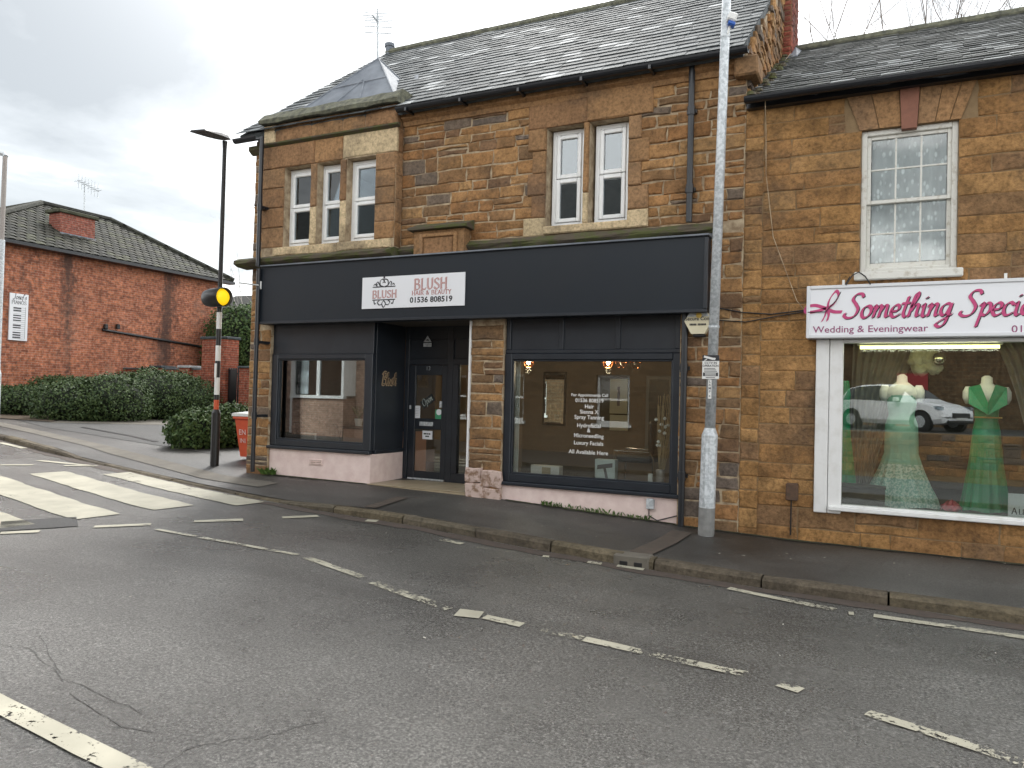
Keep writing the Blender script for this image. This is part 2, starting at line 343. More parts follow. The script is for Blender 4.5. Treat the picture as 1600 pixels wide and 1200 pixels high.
# kerb of separate stones
rng = random.Random(4)
bed = MB()
for side, fn in ((1, yk), (-1, lambda X: yn(X)-.12)):
    for i in range(len(XS)-1):
        a, b = XS[i], XS[i+1]
        bed.quad((a, fn(a), rz(a, fn(a))-.02), (b, fn(b), rz(b, fn(b))-.02), (b, fn(b)+.12, rz(b, fn(b))-.02), (a, fn(a)+.12, rz(a, fn(a))-.02))
kerb = bed.build('kerb', 'kerb', **S)
for fn, Xa, Xb in ((yk, -32, 9), (lambda X: yn(X)-.12, -12, 7)):
    X = Xa
    while X < Xb:
        L = rng.uniform(.8, 1.05); a, b = X+.008, X+L-.008; mb = MB(); hj = rng.uniform(-.004, .008); fj = rng.uniform(-.012, .012)
        vs = []
        for xx in (a, (a+b)/2, b):
            y = fn(xx); d = drop(xx) if fn is yk else 0; top = gz(xx, y)-d+.006+hj; r = rng.uniform(-.006, .006)
            vs += [(xx, y-.01+fj, top-.17), (xx, y-.008+fj+r, top-.028), (xx, y+.02+fj, top+r*.5), (xx, y+.132, top-.002), (xx, y+.132, top-.17)]
        vs = [tuple(c+(rng.uniform(-.004, .004) if k_ else 0) for k_, c in enumerate(v)) for v in vs]
        fs = [(i*5+j, i*5+(j+1) % 5, (i+1)*5+(j+1) % 5, (i+1)*5+j) for i in range(2) for j in range(5)]+[(0, 1, 2, 3, 4), (14, 13, 12, 11, 10)]
        mb.add(vs, fs).build('kerb_stone', 'kerb', kerb); X += L
# dark red setts in the channel along the kerb
def ribbon(name, pts, w, zf, mat, parent, off, wear=None, rag=0.0, **props):
    mb = MB(); pp = [Vector((p[0], p[1], 0)) for p in pts]; out = []
    for i in range(len(pp)-1):
        n = max(1, int((pp[i+1]-pp[i]).length/.2))
        out += [pp[i].lerp(pp[i+1], k/n) for k in range(n)]
    out.append(pp[-1])
    for i, p in enumerate(out):
        d = (out[min(i+1, len(out)-1)]-out[max(i-1, 0)]).normalized(); q = Vector((-d.y, d.x, 0))*w/2
        j1, j2 = 1+rng.uniform(-rag, rag), 1+rng.uniform(-rag, rag)
        for c in (p-q*j1, p, p+q*j2): mb.v.append((c.x, c.y, zf(c.x, c.y)+off))
    for i in range(len(out)-1):
        for j in (0, 1): a = i*3+j; mb.f.append((a, a+3, a+4, a+1)); mb.m.append(0)
    o = mb.build(name, mat, parent, **props)
    if wear is not None:
        at = o.data.attributes.new('wear', 'FLOAT', 'POINT'); at.data.foreach_set('value', [wear]*len(o.data.vertices))
    return o
ribbon('channel_setts', [(x*.5-20, yk(x*.5-20)-.11) for x in range(56)], .17, rz, 'redbrick_gutter', road, .004, rag=.4)
def mark(name, pix, w, wear, rag=.1):
    pts = [G(x, y, -KH) for x, y in pix]; return ribbon(name, pts, w, rz, 'paint', road, .008, wear, rag)
def mquad(name, pix, wear):
    c = [G(x, y, -KH) for x, y in pix]; a = [c[0].lerp(c[1], .5), c[3].lerp(c[2], .5)]
    return ribbon(name, a, ((c[0]-c[1]).length+(c[3]-c[2]).length)/2, rz, 'paint', road, .008, wear, .06)
# zebra: stripes lie along the road; two near the camera side are out of frame
e2 = [G(x, y, -KH) for x, y in ((74, 739), (272, 794))]
dirz = (e2[1]-e2[0]); dirz.z = 0; dirz.normalize(); perp = Vector((dirz.y, -dirz.x, 0))
c3 = [G(x, y, -KH) for x, y in ((182, 740), (392, 788))]
for k, we in ((-1, .41), (0, .365), (1, .375), (2, .37), (3, .38)):
    a, b = (c3[0], c3[1]) if k == -1 else (e2[0]+perp*.86*k, e2[1]+perp*.86*k)
    ribbon('zebra_stripe', [a, b], .40 if k == -1 else .5, rz, 'paint', road, .008, we, .06)
for a, b in (((0, 834), (62, 831)), ((147, 824), (236, 820)), ((303, 815.5), (380, 813)), ((441, 809.5), (497, 807)), ((572, 814), (590, 815)), ((0, 727), (52, 727)), ((100, 728), (150, 728.5)), ((60, 720), (150, 729)), ((0, 692), (38, 701))):
    mark('dash_line', (a, b), .12, .40)
for a, b, w, we in (((245, 828), (465, 868), .06, .475), ((476, 872), (566, 903), .085, .475), ((582, 911), (702, 953), .10, .50), ((714, 958), (752, 963), .15, .3), ((757, 965), (816, 978), .09, .42), ((845, 985), (910, 999), .09, .53),
                    ((912, 1000), (1168, 1055), .095, .49), ((1218, 1070), (1252, 1081), .09, .5), ((1355, 1115), (1600, 1195), .085, .485), ((1600, 1195), (1750, 1240), .11, .45)):
    mark('centre_line', (a, b), w, we, .15)
for a, b, we in (((690, 844), (722, 851), .47), ((740, 855), (800, 863), .55), ((848, 870), (858, 871), .45), ((918, 879), (940, 882), .45), ((964, 885), (1006, 891), .42), ((1138, 920), (1306, 954), .455), ((1326, 959), (1334, 960), .4), ((1365, 963), (1700, 1012), .45)):
    mark('edge_line', (a, b), .085, we, .15)
mark('edge_line', ((-120, 1040), (0, 1102), (190, 1197), (330, 1270)), .125, .44, .08)
mquad('patch_repair', ((0, 818), (0, 829), (130, 824), (112, 807)), 0).data.materials[0] = M['fore']
for pts in (((0, 1005), (55, 1018), (100, 1062), (170, 1092), (240, 1118)), ((95, 1050), (70, 1010), (62, 985)), ((250, 1200), (300, 1168), (365, 1158), (420, 1150), (520, 1120)), ((110, 1085), (180, 1130), (255, 1150))):
    q_ = []
    for a_, b_ in zip(pts, pts[1:]):
        for k_ in range(5): t_ = k_/5; q_.append(G(lerp(a_[0], b_[0], t_)+rng.uniform(-5, 5), lerp(a_[1], b_[1], t_)+rng.uniform(-3, 3), -KH))
    ribbon('crack', q_, .0045, rz, 'pave', road, .003, rag=.6)
# forecourt, its pale edging strip and concrete apron
def patch(name, pix, mat, off=.006):
    c = [G(x, y) for x, y in pix]; mb = MB(); n = 8
    for i in range(n+1):
        a, b = c[0].lerp(c[1], i/n), c[3].lerp(c[2], i/n)
        for j in range(n+1): p = a.lerp(b, j/n); mb.v.append((p.x, p.y, pz(p.x, p.y)+off))
    for i in range(n):
        for j in range(n): k = i*(n+1)+j; mb.f.append((k, k+n+1, k+n+2, k+1)); mb.m.append(0)
    return mb.build(name, mat, smooth=True, **S)
def gp(px, py): p = G(px, py); return (p.x, p.y)
o = ribbon('edging_strip', [gp(-60, 650), gp(60, 676), gp(160, 699), gp(330, 741), gp(420, 755)], .34, pz, 'concrete', None, .008); o['kind'] = 'structure'
patch('forecourt', ((70, 668), (-40, 640), (330, 640), (345, 712)), 'fore')
patch('concrete_apron', ((78, 661), (100, 656), (278, 655), (278, 665)), 'concrete', .012)
patch('soil_bed', ((-30, 652), (-30, 640), (110, 652), (80, 660)), 'soil', .016)
o = ribbon('drain_channel', [gp(128, 668), gp(205, 682), gp(245, 691)], .09, pz, 'black', None, .014); o['kind'] = 'structure'

# ------------------------------------------------------------------ stonework and slates
def rubble(x0, x1, z0, z1, holes, rg, hr=(.10, .20), wr=(.17, .48), split=.18):
    zs = sorted({z0, z1, *[h for q in holes for h in q[2:4] if z0 < h < z1]}); out = []
    zb = [zs[0]]
    for z in zs[1:]:
        if z-zb[-1] > .05 or z == z1: zb.append(z)
    for a, b in zip(zb, zb[1:]):
        n = max(1, round((b-a)/((hr[0]+hr[1])/2))); hs = [rg.uniform(*hr) for _ in range(n)]; k = (b-a)/sum(hs); z = a
        for h in hs:
            h *= k; mid = z+h/2; iv = [(x0, x1)]
            for q in holes:
                if q[2]-.001 < mid < q[3]+.001:
                    iv = [r for s in iv for r in ((s[0], min(s[1], q[0])), (max(s[0], q[1]), s[1])) if r[1]-r[0] > .04]
            for s in iv:
                x = s[0]
                while x < s[1]-.001:
                    w = rg.uniform(*wr)*(.75+h*2)
                    if s[1]-(x+w) < wr[0]*.7: w = s[1]-x
                    if h > .13 and rg.random() < split:
                        f = rg.uniform(.4, .6); out += [(x, x+w, z, z+h*f), (x, x+w, z+h*f, z+h)]
                    else: out.append((x, x+w, z, z+h))
                    x += w
            z += h
    return out
def stone_geo(mb, q, fr, rg, joint=.012, proud=.012, jit=.009, mi=0):
    x0, x1, z0, z1 = q; j = lambda: joint/2*rg.uniform(.5, 1.8); x0 += j(); x1 -= j(); z0 += j(); z1 -= j(); xm, zm = (x0+x1)/2, (z0+z1)/2
    o = [(x0, z0), (xm, z0), (x1, z0), (x1, zm), (x1, z1), (xm, z1), (x0, z1), (x0, zm)]
    o = [(a+rg.uniform(-jit, jit), b+rg.uniform(-jit, jit)*.7) for a, b in o]
    pr = proud*rg.uniform(.5, 1.6); ins = min(.014, (z1-z0)*.2); A = []; B = []; C = []
    for a, b in o:
        dx, dz = xm-a, zm-b; L = max(.001, math.hypot(dx, dz)); k = ins/L*1.25
        A.append(fr(a, -.03, b)); B.append(fr(a, pr*.35, b)); C.append(fr(a+dx*k, pr+rg.uniform(-.003, .003), b+dz*k))
    vs = A+B+C+[fr(xm, pr+rg.uniform(0, .008), zm)]
    fs = [(i, (i+1) % 8, (i+1) % 8+8, i+8) for i in range(8)]+[(i+8, (i+1) % 8+8, (i+1) % 8+16, i+16) for i in range(8)]+[(i+16, (i+1) % 8+16, 24) for i in range(8)]
    return mb.add(vs, fs, mi)
def px_area(c, w, h):
    p = proj(c)
    if p is None or not (-20 < p[0] < 1620 and -20 < p[1] < 1220): return 0
    return w*h/max(1, (Vector(c)-CAM).length_squared)
def lay_stones(parent, items, mat, name='stone', limit=300, seed=1, **kw):
    """items: (rect, frame). The ones that show largest become objects, the rest one joined part."""
    rg = random.Random(seed)
    items = sorted(items, key=lambda it: -px_area(it[1]((it[0][0]+it[0][1])/2, 0, (it[0][2]+it[0][3])/2), it[0][1]-it[0][0], it[0][3]-it[0][2]))
    rest = MB()
    for i, (q, fr) in enumerate(items):
        if i < limit: stone_geo(MB(), q, fr, rg, **kw).build(name, mat, parent, fix=False)
        else: stone_geo(rest, q, fr, rg, **kw)
    if rest.f: rest.build(name+'s_joined', mat, parent, fix=False, kind='stuff')
def front(Y): return lambda x, n, z: Vector((x, Y-n, z))
def sideX(X, s): return lambda y, n, z: Vector((X+s*n, y, z))
def wall_grid(mb, x0, x1, z0, z1, holes, y0, y1, mi=0):
    xs = sorted({x0, x1, *[v for h in holes for v in h[:2] if x0 < v < x1]}); zs = sorted({z0, z1, *[v for h in holes for v in h[2:4] if z0 < v < z1]})
    solid = lambda i, j: 0 <= i < len(xs)-1 and 0 <= j < len(zs)-1 and not any(h[0]-1e-6 <= (xs[i]+xs[i+1])/2 <= h[1]+1e-6 and h[2]-1e-6 <= (zs[j]+zs[j+1])/2 <= h[3]+1e-6 for h in holes)
    for i in range(len(xs)-1):
        for j in range(len(zs)-1):
            if not solid(i, j): continue
            a, b, c, d = xs[i], xs[i+1], zs[j], zs[j+1]
            mb.quad((a, y0, c), (b, y0, c), (b, y0, d), (a, y0, d), mi); mb.quad((b, y1, c), (a, y1, c), (a, y1, d), (b, y1, d), mi)
            if not solid(i-1, j): mb.quad((a, y1, c), (a, y0, c), (a, y0, d), (a, y1, d), mi)
            if not solid(i+1, j): mb.quad((b, y0, c), (b, y1, c), (b, y1, d), (b, y0, d), mi)
            if not solid(i, j-1): mb.quad((a, y1, c), (b, y1, c), (b, y0, c), (a, y0, c), mi)
            if not solid(i, j+1): mb.quad((a, y0, d), (b, y0, d), (b, y1, d), (a, y1, d), mi)
    return mb
def slates(parent, x0, x1, ey, ez, ry, rz_, mat, rg, sw=.27, ex=.2, limit=300, left=None, name='slate'):
    up = Vector((0, ry-ey, rz_-ez)); L = up.length; up /= L; nr = Vector((0, -up.z, up.y)); items = []
    rows = int(L/ex)+1
    for r in range(rows):
        s = r*ex; x = x0-(sw/2 if r % 2 else 0)
        while x < x1-.02:
            w = sw*rg.uniform(.9, 1.1); a, b = max(x, x0), min(x+w, x1)
            if b-a > .04 and s < L-.03: items.append((a, b, s, rg.uniform(-.012, .012), rg.uniform(.004, .010), rg.uniform(-.006, .006)))
            x += w
    def geo(mb, it):
        a, b, s, ds, th, tw = it; s1 = min(s+ex*1.75, L); base = Vector((0, ey, ez)); vs = []
        for (xx, ss, hh) in ((a+.003, s+ds-tw, .026), (b-.003, s+ds+tw, .026), (b-.003, s1, .006), (a+.003, s1, .006)):
            p = base+up*ss+nr*hh; vs.append(Vector((xx, p.y, p.z)))
        vs += [v+nr*th for v in vs[:4]]
        return mb.add(vs, [(0, 3, 2, 1), (4, 5, 6, 7), (0, 1, 5, 4), (1, 2, 6, 5), (2, 3, 7, 6), (3, 0, 4, 7)])
    key = lambda it: -px_area(Vector(((it[0]+it[1])/2, ey, ez))+up*it[2], it[1]-it[0], ex)
    items.sort(key=key); rest = MB()
    for i, it in enumerate(items):
        if i < limit: geo(MB(), it).build(name, mat, parent, fix=False)
        else: geo(rest, it)
    if rest.f: rest.build(name+'s_joined', mat, parent, fix=False, kind='stuff')
# ------------------------------------------------------------------ lettering
def catmull(p, n=7):
    if len(p) < 3: return [Vector(q) for q in p]
    p = [Vector(q) for q in p]; q = [p[0]*2-p[1]]+p+[p[-1]*2-p[-2]]; out = []
    for i in range(1, len(q)-2):
        for k in range(n):
            t = k/n; a, b, c, d = q[i-1], q[i], q[i+1], q[i+2]
            out.append(.5*((2*b)+(c-a)*t+(2*a-5*b+4*c-d)*t*t+(3*b-a-3*c+d)*t**3))
    return out+[p[-1]]
m_bowl = [(.68, .85), (.42, 1.0), (.12, .8), (.04, .4), (.22, .06), (.46, .2), (.66, .85)]
arch = [(.14, .4), (.36, .93), (.6, .93), (.58, .4), (.63, .05), (.86, .18)]
GL = {'S': (1.25, [[(1.12, 1.7), (.95, 1.98), (.55, 1.95), (.36, 1.55), (.66, 1.15), (.92, .7), (.75, .15), (.3, 0), (-.02, .18), (.02, .42)]]),
 'o': (.84, [[(.42, 1), (.12, .82), (.02, .4), (.2, .02), (.52, .08), (.7, .5), (.58, .92), (.38, .98)], [(.5, .86), (.7, .72), (.9, .85)]]),
 'm': (1.3, [[(-.04, .75), (.12, 1), (.16, .7), (.1, 0)], [(.13, .4), (.36, .93), (.55, .93), (.54, .5), (.5, 0)], [(.54, .4), (.77, .93), (.98, .93), (.98, .4), (1.04, .05), (1.28, .18)]]),
 'e': (.74, [[(.05, .45), (.48, .52), (.58, .82), (.38, 1), (.12, .8), (.04, .38), (.24, .02), (.52, .08), (.76, .3)]]),
 't': (.58, [[(.34, 1.65), (.25, .8), (.22, .25), (.38, 0), (.6, .18)], [(-.05, 1.08), (.55, 1.12)]]),
 'h': (.88, [[(.1, .7), (.42, 1.55), (.38, 1.92), (.22, 1.7), (.12, .8), (.06, 0)], arch]),
 'i': (.46, [[(-.02, .75), (.14, 1), (.14, .5), (.16, .1), (.3, 0), (.48, .18)], [(.17, 1.42), (.21, 1.5), (.24, 1.46)]]),
 'n': (.88, [[(-.04, .75), (.12, 1), (.16, .7), (.1, 0)], arch]),
 'g': (.86, [m_bowl, [(.7, 1.0), (.64, .2), (.5, -.62), (.2, -.85), (-.08, -.66), (.14, -.4), (.9, .18)]]),
 'p': (.82, [[(-.04, .75), (.14, 1.0), (.14, .4), (.02, -.85)], [(.15, .5), (.36, .95), (.62, .92), (.68, .45), (.45, .04), (.15, .15)]]),
 'c': (.7, [[(.6, .8), (.4, 1), (.12, .82), (.03, .4), (.2, .02), (.5, .08), (.72, .28)]]),
 'a': (.9, [m_bowl, [(.7, 1), (.64, .4), (.7, .05), (.92, .18)]]),
 'l': (.5, [[(.08, .4), (.36, 1.45), (.33, 1.92), (.16, 1.6), (.1, .6), (.15, .1), (.3, 0), (.52, .2)]]),
 'B': (1.1, [[(.3, 1.9), (.2, 1.0), (.1, 0)], [(-.08, 1.6), (.3, 2), (.85, 1.95), (.9, 1.5), (.4, 1.06)], [(.4, 1.06), (.95, .95), (1.0, .35), (.6, 0), (.05, .06)]]),
 'u': (.9, [[(-.04, .75), (.1, 1), (.1, .4), (.2, .03), (.42, .1), (.62, .6)], [(.68, 1), (.62, .4), (.7, .05), (.92, .18)]]),
 's': (.62, [[(-.05, .3), (.35, 1.08), (.42, .6), (.48, .2), (.28, 0), (.05, .12)]]),
 "'": (.3, [[(.15, 1.9), (.1, 1.55)]]),
 'J': (.8, [[(.2, 1.7), (.7, 1.85)], [(.55, 1.8), (.5, .8), (.35, -.1), (.05, -.2), (-.1, .1)]]),
 'f': (.55, [[(.55, 1.6), (.4, 1.9), (.28, 1.4), (.15, -.3), (-.02, -.6)], [(0, .95), (.5, 1.02)]]),
 'O': (1.3, [[(.6, 1.9), (.2, 1.5), (.05, .8), (.3, .05), (.8, .1), (1.1, .9), (.95, 1.7), (.55, 1.9)]])}
CAP = {'B': (.78, [[(.1, 0), (.1, 1)], [(.0, 1), (.42, 1), (.56, .88), (.56, .68), (.42, .54), (.1, .53)], [(.1, .53), (.46, .53), (.64, .38), (.64, .16), (.46, 0), (0, 0)]]),
 'L': (.64, [[(.1, 1), (.1, 0)], [(0, 1), (.22, 1)], [(0, 0), (.56, 0), (.58, .16)]]),
 'U': (.8, [[(.1, 1), (.1, .3), (.22, .04), (.42, 0), (.58, .12), (.64, .4), (.64, 1)], [(0, 1), (.2, 1)], [(.54, 1), (.74, 1)]]),
 'S': (.7, [[(.56, .8), (.5, .95), (.3, 1), (.1, .88), (.1, .68), (.32, .53), (.56, .36), (.58, .14), (.36, 0), (.12, .04), (.04, .2)]]),
 'H': (.84, [[(.1, 0), (.1, 1)], [(.66, 0), (.66, 1)], [(.1, .52), (.66, .52)], [(0, 0), (.2, 0)], [(.56, 0), (.78, 0)], [(0, 1), (.2, 1)], [(.56, 1), (.78, 1)]]),
 'A': (.78, [[(.04, 0), (.36, 1)], [(.36, 1), (.68, 0)], [(.16, .36), (.56, .36)], [(-.04, 0), (.14, 0)], [(.58, 0), (.78, 0)]]),
 'I': (.36, [[(.14, 0), (.14, 1)], [(.02, 0), (.26, 0)], [(.02, 1), (.26, 1)]]),
 'R': (.78, [[(.1, 0), (.1, 1)], [(0, 1), (.42, 1), (.58, .86), (.58, .66), (.42, .5), (.1, .5)], [(.36, .5), (.66, 0), (.76, 0)], [(0, 0), (.22, 0)]]),
 'E': (.68, [[(.1, 0), (.1, 1)], [(0, 1), (.56, 1), (.56, .86)], [(.1, .53), (.42, .53)], [(0, 0), (.58, 0), (.6, .16)]]),
 'T': (.7, [[(.32, 0), (.32, 1)], [(.0, .84), (.02, 1), (.62, 1), (.64, .84)], [(.2, 0), (.44, 0)]]),
 'Y': (.74, [[(.06, 1), (.34, .5), (.34, 0)], [(.62, 1), (.34, .5)], [(.22, 0), (.46, 0)], [(-.02, 1), (.16, 1)], [(.52, 1), (.7, 1)]]),
 '&': (.85, [[(.75, .5), (.5, .1), (.28, 0), (.1, .14), (.14, .36), (.4, .6), (.44, .84), (.3, 1), (.18, .84), (.26, .6), (.72, 0)]]),
 'P': (.68, [[(.1, 0), (.1, 1)], [(0, 1), (.42, 1), (.58, .86), (.58, .62), (.42, .46), (.1, .46)], [(0, 0), (.22, 0)]]),
 'N': (.84, [[(.1, 0), (.1, 1)], [(.1, 1), (.64, 0)], [(.64, 0), (.64, 1)]]), 'O': (.86, [[(.4, 1), (.12, .8), (.06, .45), (.2, .08), (.42, 0), (.66, .14), (.74, .5), (.64, .88), (.4, 1)]]), ' ': (.4, [])}
def pen(mb, text, font, size, fr, nib=(.16, 45), hair=.035, slant=0.0, n0=0.0, smooth=True, x0=0.0, z0=0.0, track=0.0, mi=0):
    """Write text with a broad pen: fr(u, n, w) maps sign coordinates to the world. Returns the width."""
    x = x0; nv = Vector((math.cos(R_(nib[1])), math.sin(R_(nib[1]))))*nib[0]*size/2; k = 0
    for ch in text:
        if ch == ' ' or ch not in font: x += .45*size; continue
        adv, strokes = font[ch]
        for st in strokes:
            pts = catmull(st) if smooth else [Vector(q) for q in st]
            pts = [Vector((x+(q.x+q.y*slant)*size, z0+q.y*size)) for q in pts]; k += 1; off = n0+(k % 7)*.0003; vs = []
            for i, q in enumerate(pts):
                d = (pts[min(i+1, len(pts)-1)]-pts[max(i-1, 0)]); d = d.normalized() if d.length > 1e-9 else Vector((1, 0)); pn = Vector((-d.y, d.x))
                h = nv if nv.dot(pn) >= 0 else -nv; h = h+pn*hair*size
                vs += [fr(q.x-h.x, off, q.y-h.y), fr(q.x+h.x, off, q.y+h.y)]
            mb.add(vs, [(2*i, 2*i+1, 2*i+3, 2*i+2) for i in range(len(pts)-1)], mi)
        x += (adv+track)*size
    return x-x0
_tc = {}
def type_text(mb, text, size, fr, x0=0.0, z0=0.0, n0=0.0, bold=0.0, align='LEFT', sx=1.0, mi=0, spacing=1.0):
    cu = bpy.data.curves.new('t', 'FONT'); cu.body = text; cu.size = 1.0; cu.offset = bold; cu.align_x = align; cu.space_character = spacing; cu.resolution_u = 3
    ob = bpy.data.objects.new('t', cu); COL.objects.link(ob); dg = bpy.context.evaluated_depsgraph_get(); me = ob.evaluated_get(dg).to_mesh()
    vs = [fr(x0+v.co.x*size*sx, n0, z0+v.co.y*size) for v in me.vertices]; fs = [tuple(p.vertices) for p in me.polygons]
    if fs: mb.add(vs, fs, mi)
    w = (max(v.co.x for v in me.vertices)-min(v.co.x for v in me.vertices))*size*sx if fs else 0
    ob.evaluated_get(dg).to_mesh_clear(); bpy.data.objects.remove(ob); bpy.data.curves.remove(cu); return w

# ================================================================== the salon building
SX0, SX1 = -8.85, -1.5
salon = thing('shop_building', 'brown ironstone hair salon with dark fascia, two shop windows and recessed door', 'building', (-5.2, 1.5, .3))
def X0(px, py, Y=0.0): return P(px, py, Y).x
h1 = (X0(854, 270), X0(912, 270), 3.82, 5.07); h2 = (X0(920.5, 270), X0(982, 270), 3.82, 5.07)
shopL = (-8.43, -4.95, -.6, 2.72); shopR = (-4.47, -2.19, -.6, 2.72)
BX0, BX1, BY = -8.53, -6.12, -.16
bh = [(X0(444, 320, BY), X0(485, 320, BY), 3.81, 4.99), (X0(495, 318, BY), X0(531, 318, BY), 3.81, 4.99), (X0(541, 315, BY), X0(586, 312, BY), 3.81, 4.99)]
wmb = wall_grid(MB(), SX0, SX1, -.5, 5.52, [shopL, shopR, h1, h2, (BX0+.12, BX1-.12, 3.75, 5.1)], 0, .38)
MB().box(SX0, SX1, 7.2, 7.5, -.5, 5.5).build('rear_wall', 'mortar', salon)
wall = wmb.build('wall', 'mortar', salon)
wall_grid(MB(), BX0, BX1, 3.66, 5.66, bh, BY, -.002).build('bay_wall', 'mortar', salon)
# gable ends
RID = (3.6, 8.42); EAV = (-.16, 5.60)
def gable(X, t): return MB().prism([Vector((X, .384, -.5)), Vector((X, 7.19, -.5)), Vector((X, 7.19, 5.55)), Vector((X, RID[0], RID[1]-.1)), Vector((X, .02, 5.63)), Vector((X, .02, 5.524)), Vector((X, .384, 5.524))], Vector((t, 0, 0)))
gw = gable(SX1-.35, .35).build('gable_wall', 'mortar', salon)
gable(SX0+.003, .345).build('gable_wall', 'mortar', salon)
plaq = (-5.79, -5.01, 3.52, 3.95)
sur = (h1[0]-.24, h2[1]+.26, 3.66, 5.45)
surh = (h1[0]-.12, h2[1]+.12, 3.66, 5.45)
hid = [(-8.66, -1.92, 2.60, 3.60), (SX0, SX1, 3.585, 3.72), surh, (BX0, BX1, 3.6, 5.6), plaq, shopL, shopR]
rg = random.Random(11)
items = [(q, front(0)) for q in rubble(SX0, SX1, .05, 5.42, hid, rg)]
items = [it for it in items if not (2.6 < it[0][2] and it[0][3] < 3.62 and -8.66 < it[0][0] and it[0][1] < -1.9)]
lay_stones(wall, items, 'stone', seed=3, joint=.015, jit=.013, proud=.014)
# gable rubble that rises above the neighbouring roof
rg = random.Random(12); gi = []
for q in rubble(.02, 3.4, 5.1, 8.3, [], rg, (.09, .16), (.14, .36)):
    ym = (q[0]+q[1])/2
    if q[3] < 5.56+(ym+.1)*.745 and q[3] > 5.0+.55*ym: gi.append((q, sideX(SX1, 1)))
lay_stones(gw, gi, 'stone', seed=5, name='gable_stone', proud=.03, jit=.016)
# dressed stone round the paired upper window
def blocks(lst, mat, Y, name, parent=wall, **kw):
    rgb = random.Random(len(lst)+7)
    for q in lst: stone_geo(MB(), q, front(Y), rgb, **{**dict(joint=.006, proud=.016, jit=.003), **kw}).build(name, mat, parent, fix=False)
def column(x0, x1, z0, z1, n, stag=0.0):
    out = []; z = z0
    for i in range(n): h = (z1-z0)/n; out.append((x0-(stag if i % 2 else 0), x1+0, z, z+h)); z += h
    return out
blocks(column(sur[0]+.05, h1[0], 3.94, 5.07, 4, .06)+[(h2[1], h2[1]+a, z, z+.2825) for a, z in ((.26, 3.94), (.17, 4.2225), (.26, 4.505), (.16, 4.7875))]+[(sur[0]-.02, (h1[1]+h2[0])/2, 5.07, 5.43), ((h1[1]+h2[0])/2, h2[1]+.3, 5.07, 5.43), (h1[1], h2[0], 4.2, 5.07)], 'ashlar', -.022, 'dressed_block')
blocks([(h1[1], h2[0], 3.82, 4.2), (sur[0]-.06, h1[0], 3.70, 3.94), (h2[1], h2[1]+.26, 3.72, 3.94)], 'pale', -.022, 'dressed_block')
MB().bbox(h1[0]-.02, h2[1]+.02, -.05, .16, 3.72, 3.82, .015).build('window_sill', 'pale', salon)
# bay: jambs, mullions, heads, parapet
j0, j1 = bh[0][0], bh[2][1]
blocks(column(BX0, j0, 3.81, 4.99, 4)+column(j1, BX1, 3.81, 5.0, 5)+[(bh[0][1], bh[1][0], 4.36, 4.99), (bh[1][1], bh[2][0], 4.4, 4.99), (BX0, (bh[0][1]+bh[1][0])/2, 4.99, 5.33), ((bh[0][1]+bh[1][0])/2, bh[2][0]-.08, 4.99, 5.33)]
       + [(a, b, 5.385, 5.66) for a, b in ((BX0+.22, -7.62), (-7.62, -7.05), (-7.05, -6.66), (-6.66, BX1))], 'ashlar', BY, 'bay_block')
blocks([(bh[0][1], bh[1][0], 3.81, 4.36), (bh[1][1], bh[2][0], 3.81, 4.4), (bh[2][0]-.08, BX1+.02, 5.0, 5.33), (BX0-.01, BX0+.22, 5.385, 5.66)]+[(a, b, 3.68, 3.81) for a, b in ((X0(426, 400, BY), -7.6), (-7.6, -7.1), (-7.1, X0(611, 380, BY)))], 'pale', BY, 'bay_block')
rgb = random.Random(2)
for q in column(BY, -.002, 3.7, 5.66, 6): stone_geo(MB(), q, sideX(BX1, 1), rgb, joint=.006, proud=.012, jit=.003).build('bay_block', 'ashlar', wall, fix=False)
mo = MB().prism([Vector((BX0-.04, BY-.005, 5.325)), Vector((BX0-.04, BY-.065, 5.355)), Vector((BX0-.04, BY-.065, 5.375)), Vector((BX0-.04, BY-.005, 5.39))], Vector((BX1-BX0+.1, 0, 0)))
mo.build('bay_moulding', 'moss', salon)
rgc = random.Random(8); cop = MB(); n = 14
prof = [(BY-.09, 5.665), (BY-.10, 5.71), (BY+.03, 5.85), (.12, 5.86), (.12, 5.665)]
for i in range(n+1):
    x = lerp(BX0-.04, BX1+.06, i/n)
    for y, z in prof: cop.v.append((x, y+rgc.uniform(-.012, .012), z+rgc.uniform(-.014, .014)))
for i in range(n):
    for j in range(5): a = i*5+j; b = i*5+(j+1) % 5; cop.f.append((a, b, b+5, a+5)); cop.m.append(0)
cop.f += [(0, 1, 2, 3, 4), tuple(n*5+k for k in (4, 3, 2, 1, 0))]; cop.m += [0, 0]
cop.build('parapet_coping', 'lichen_slab', salon)
# string course (mossy), eaves cornice, plaque
def strip(name, x0, x1, prof, mat, seed=1, jit=.008, step=.22, parent=salon):
    r = random.Random(seed); mb = MB(); n = max(2, int((x1-x0)/step)); k = len(prof)
    for i in range(n+1):
        for y, z in prof: mb.v.append((lerp(x0, x1, i/n), y+(r.uniform(-jit, jit) if y < -.01 else 0), z+r.uniform(-jit, jit)*.6))
    for i in range(n):
        for j in range(k): a = i*k+j; b = i*k+(j+1) % k; mb.f.append((a, b, b+k, a+k)); mb.m.append(0)
    mb.f += [tuple(range(k)), tuple(n*k+q for q in range(k-1, -1, -1))]; mb.m += [0, 0]
    return mb.build(name, mat, parent)
strip('string_course', BX1+.02, SX1-.25, [(.0, 3.575), (-.06, 3.58), (-.10, 3.615), (-.10, 3.64), (-.04, 3.705), (0, 3.705)], 'moss', 3, .014)
strip('string_course', SX0-.12, BX1+.02, [(.0, 3.54), (BY-.03, 3.55), (BY-.11, 3.59), (BY-.11, 3.63), (BY-.02, 3.675), (0, 3.675)], 'moss', 4, .012)
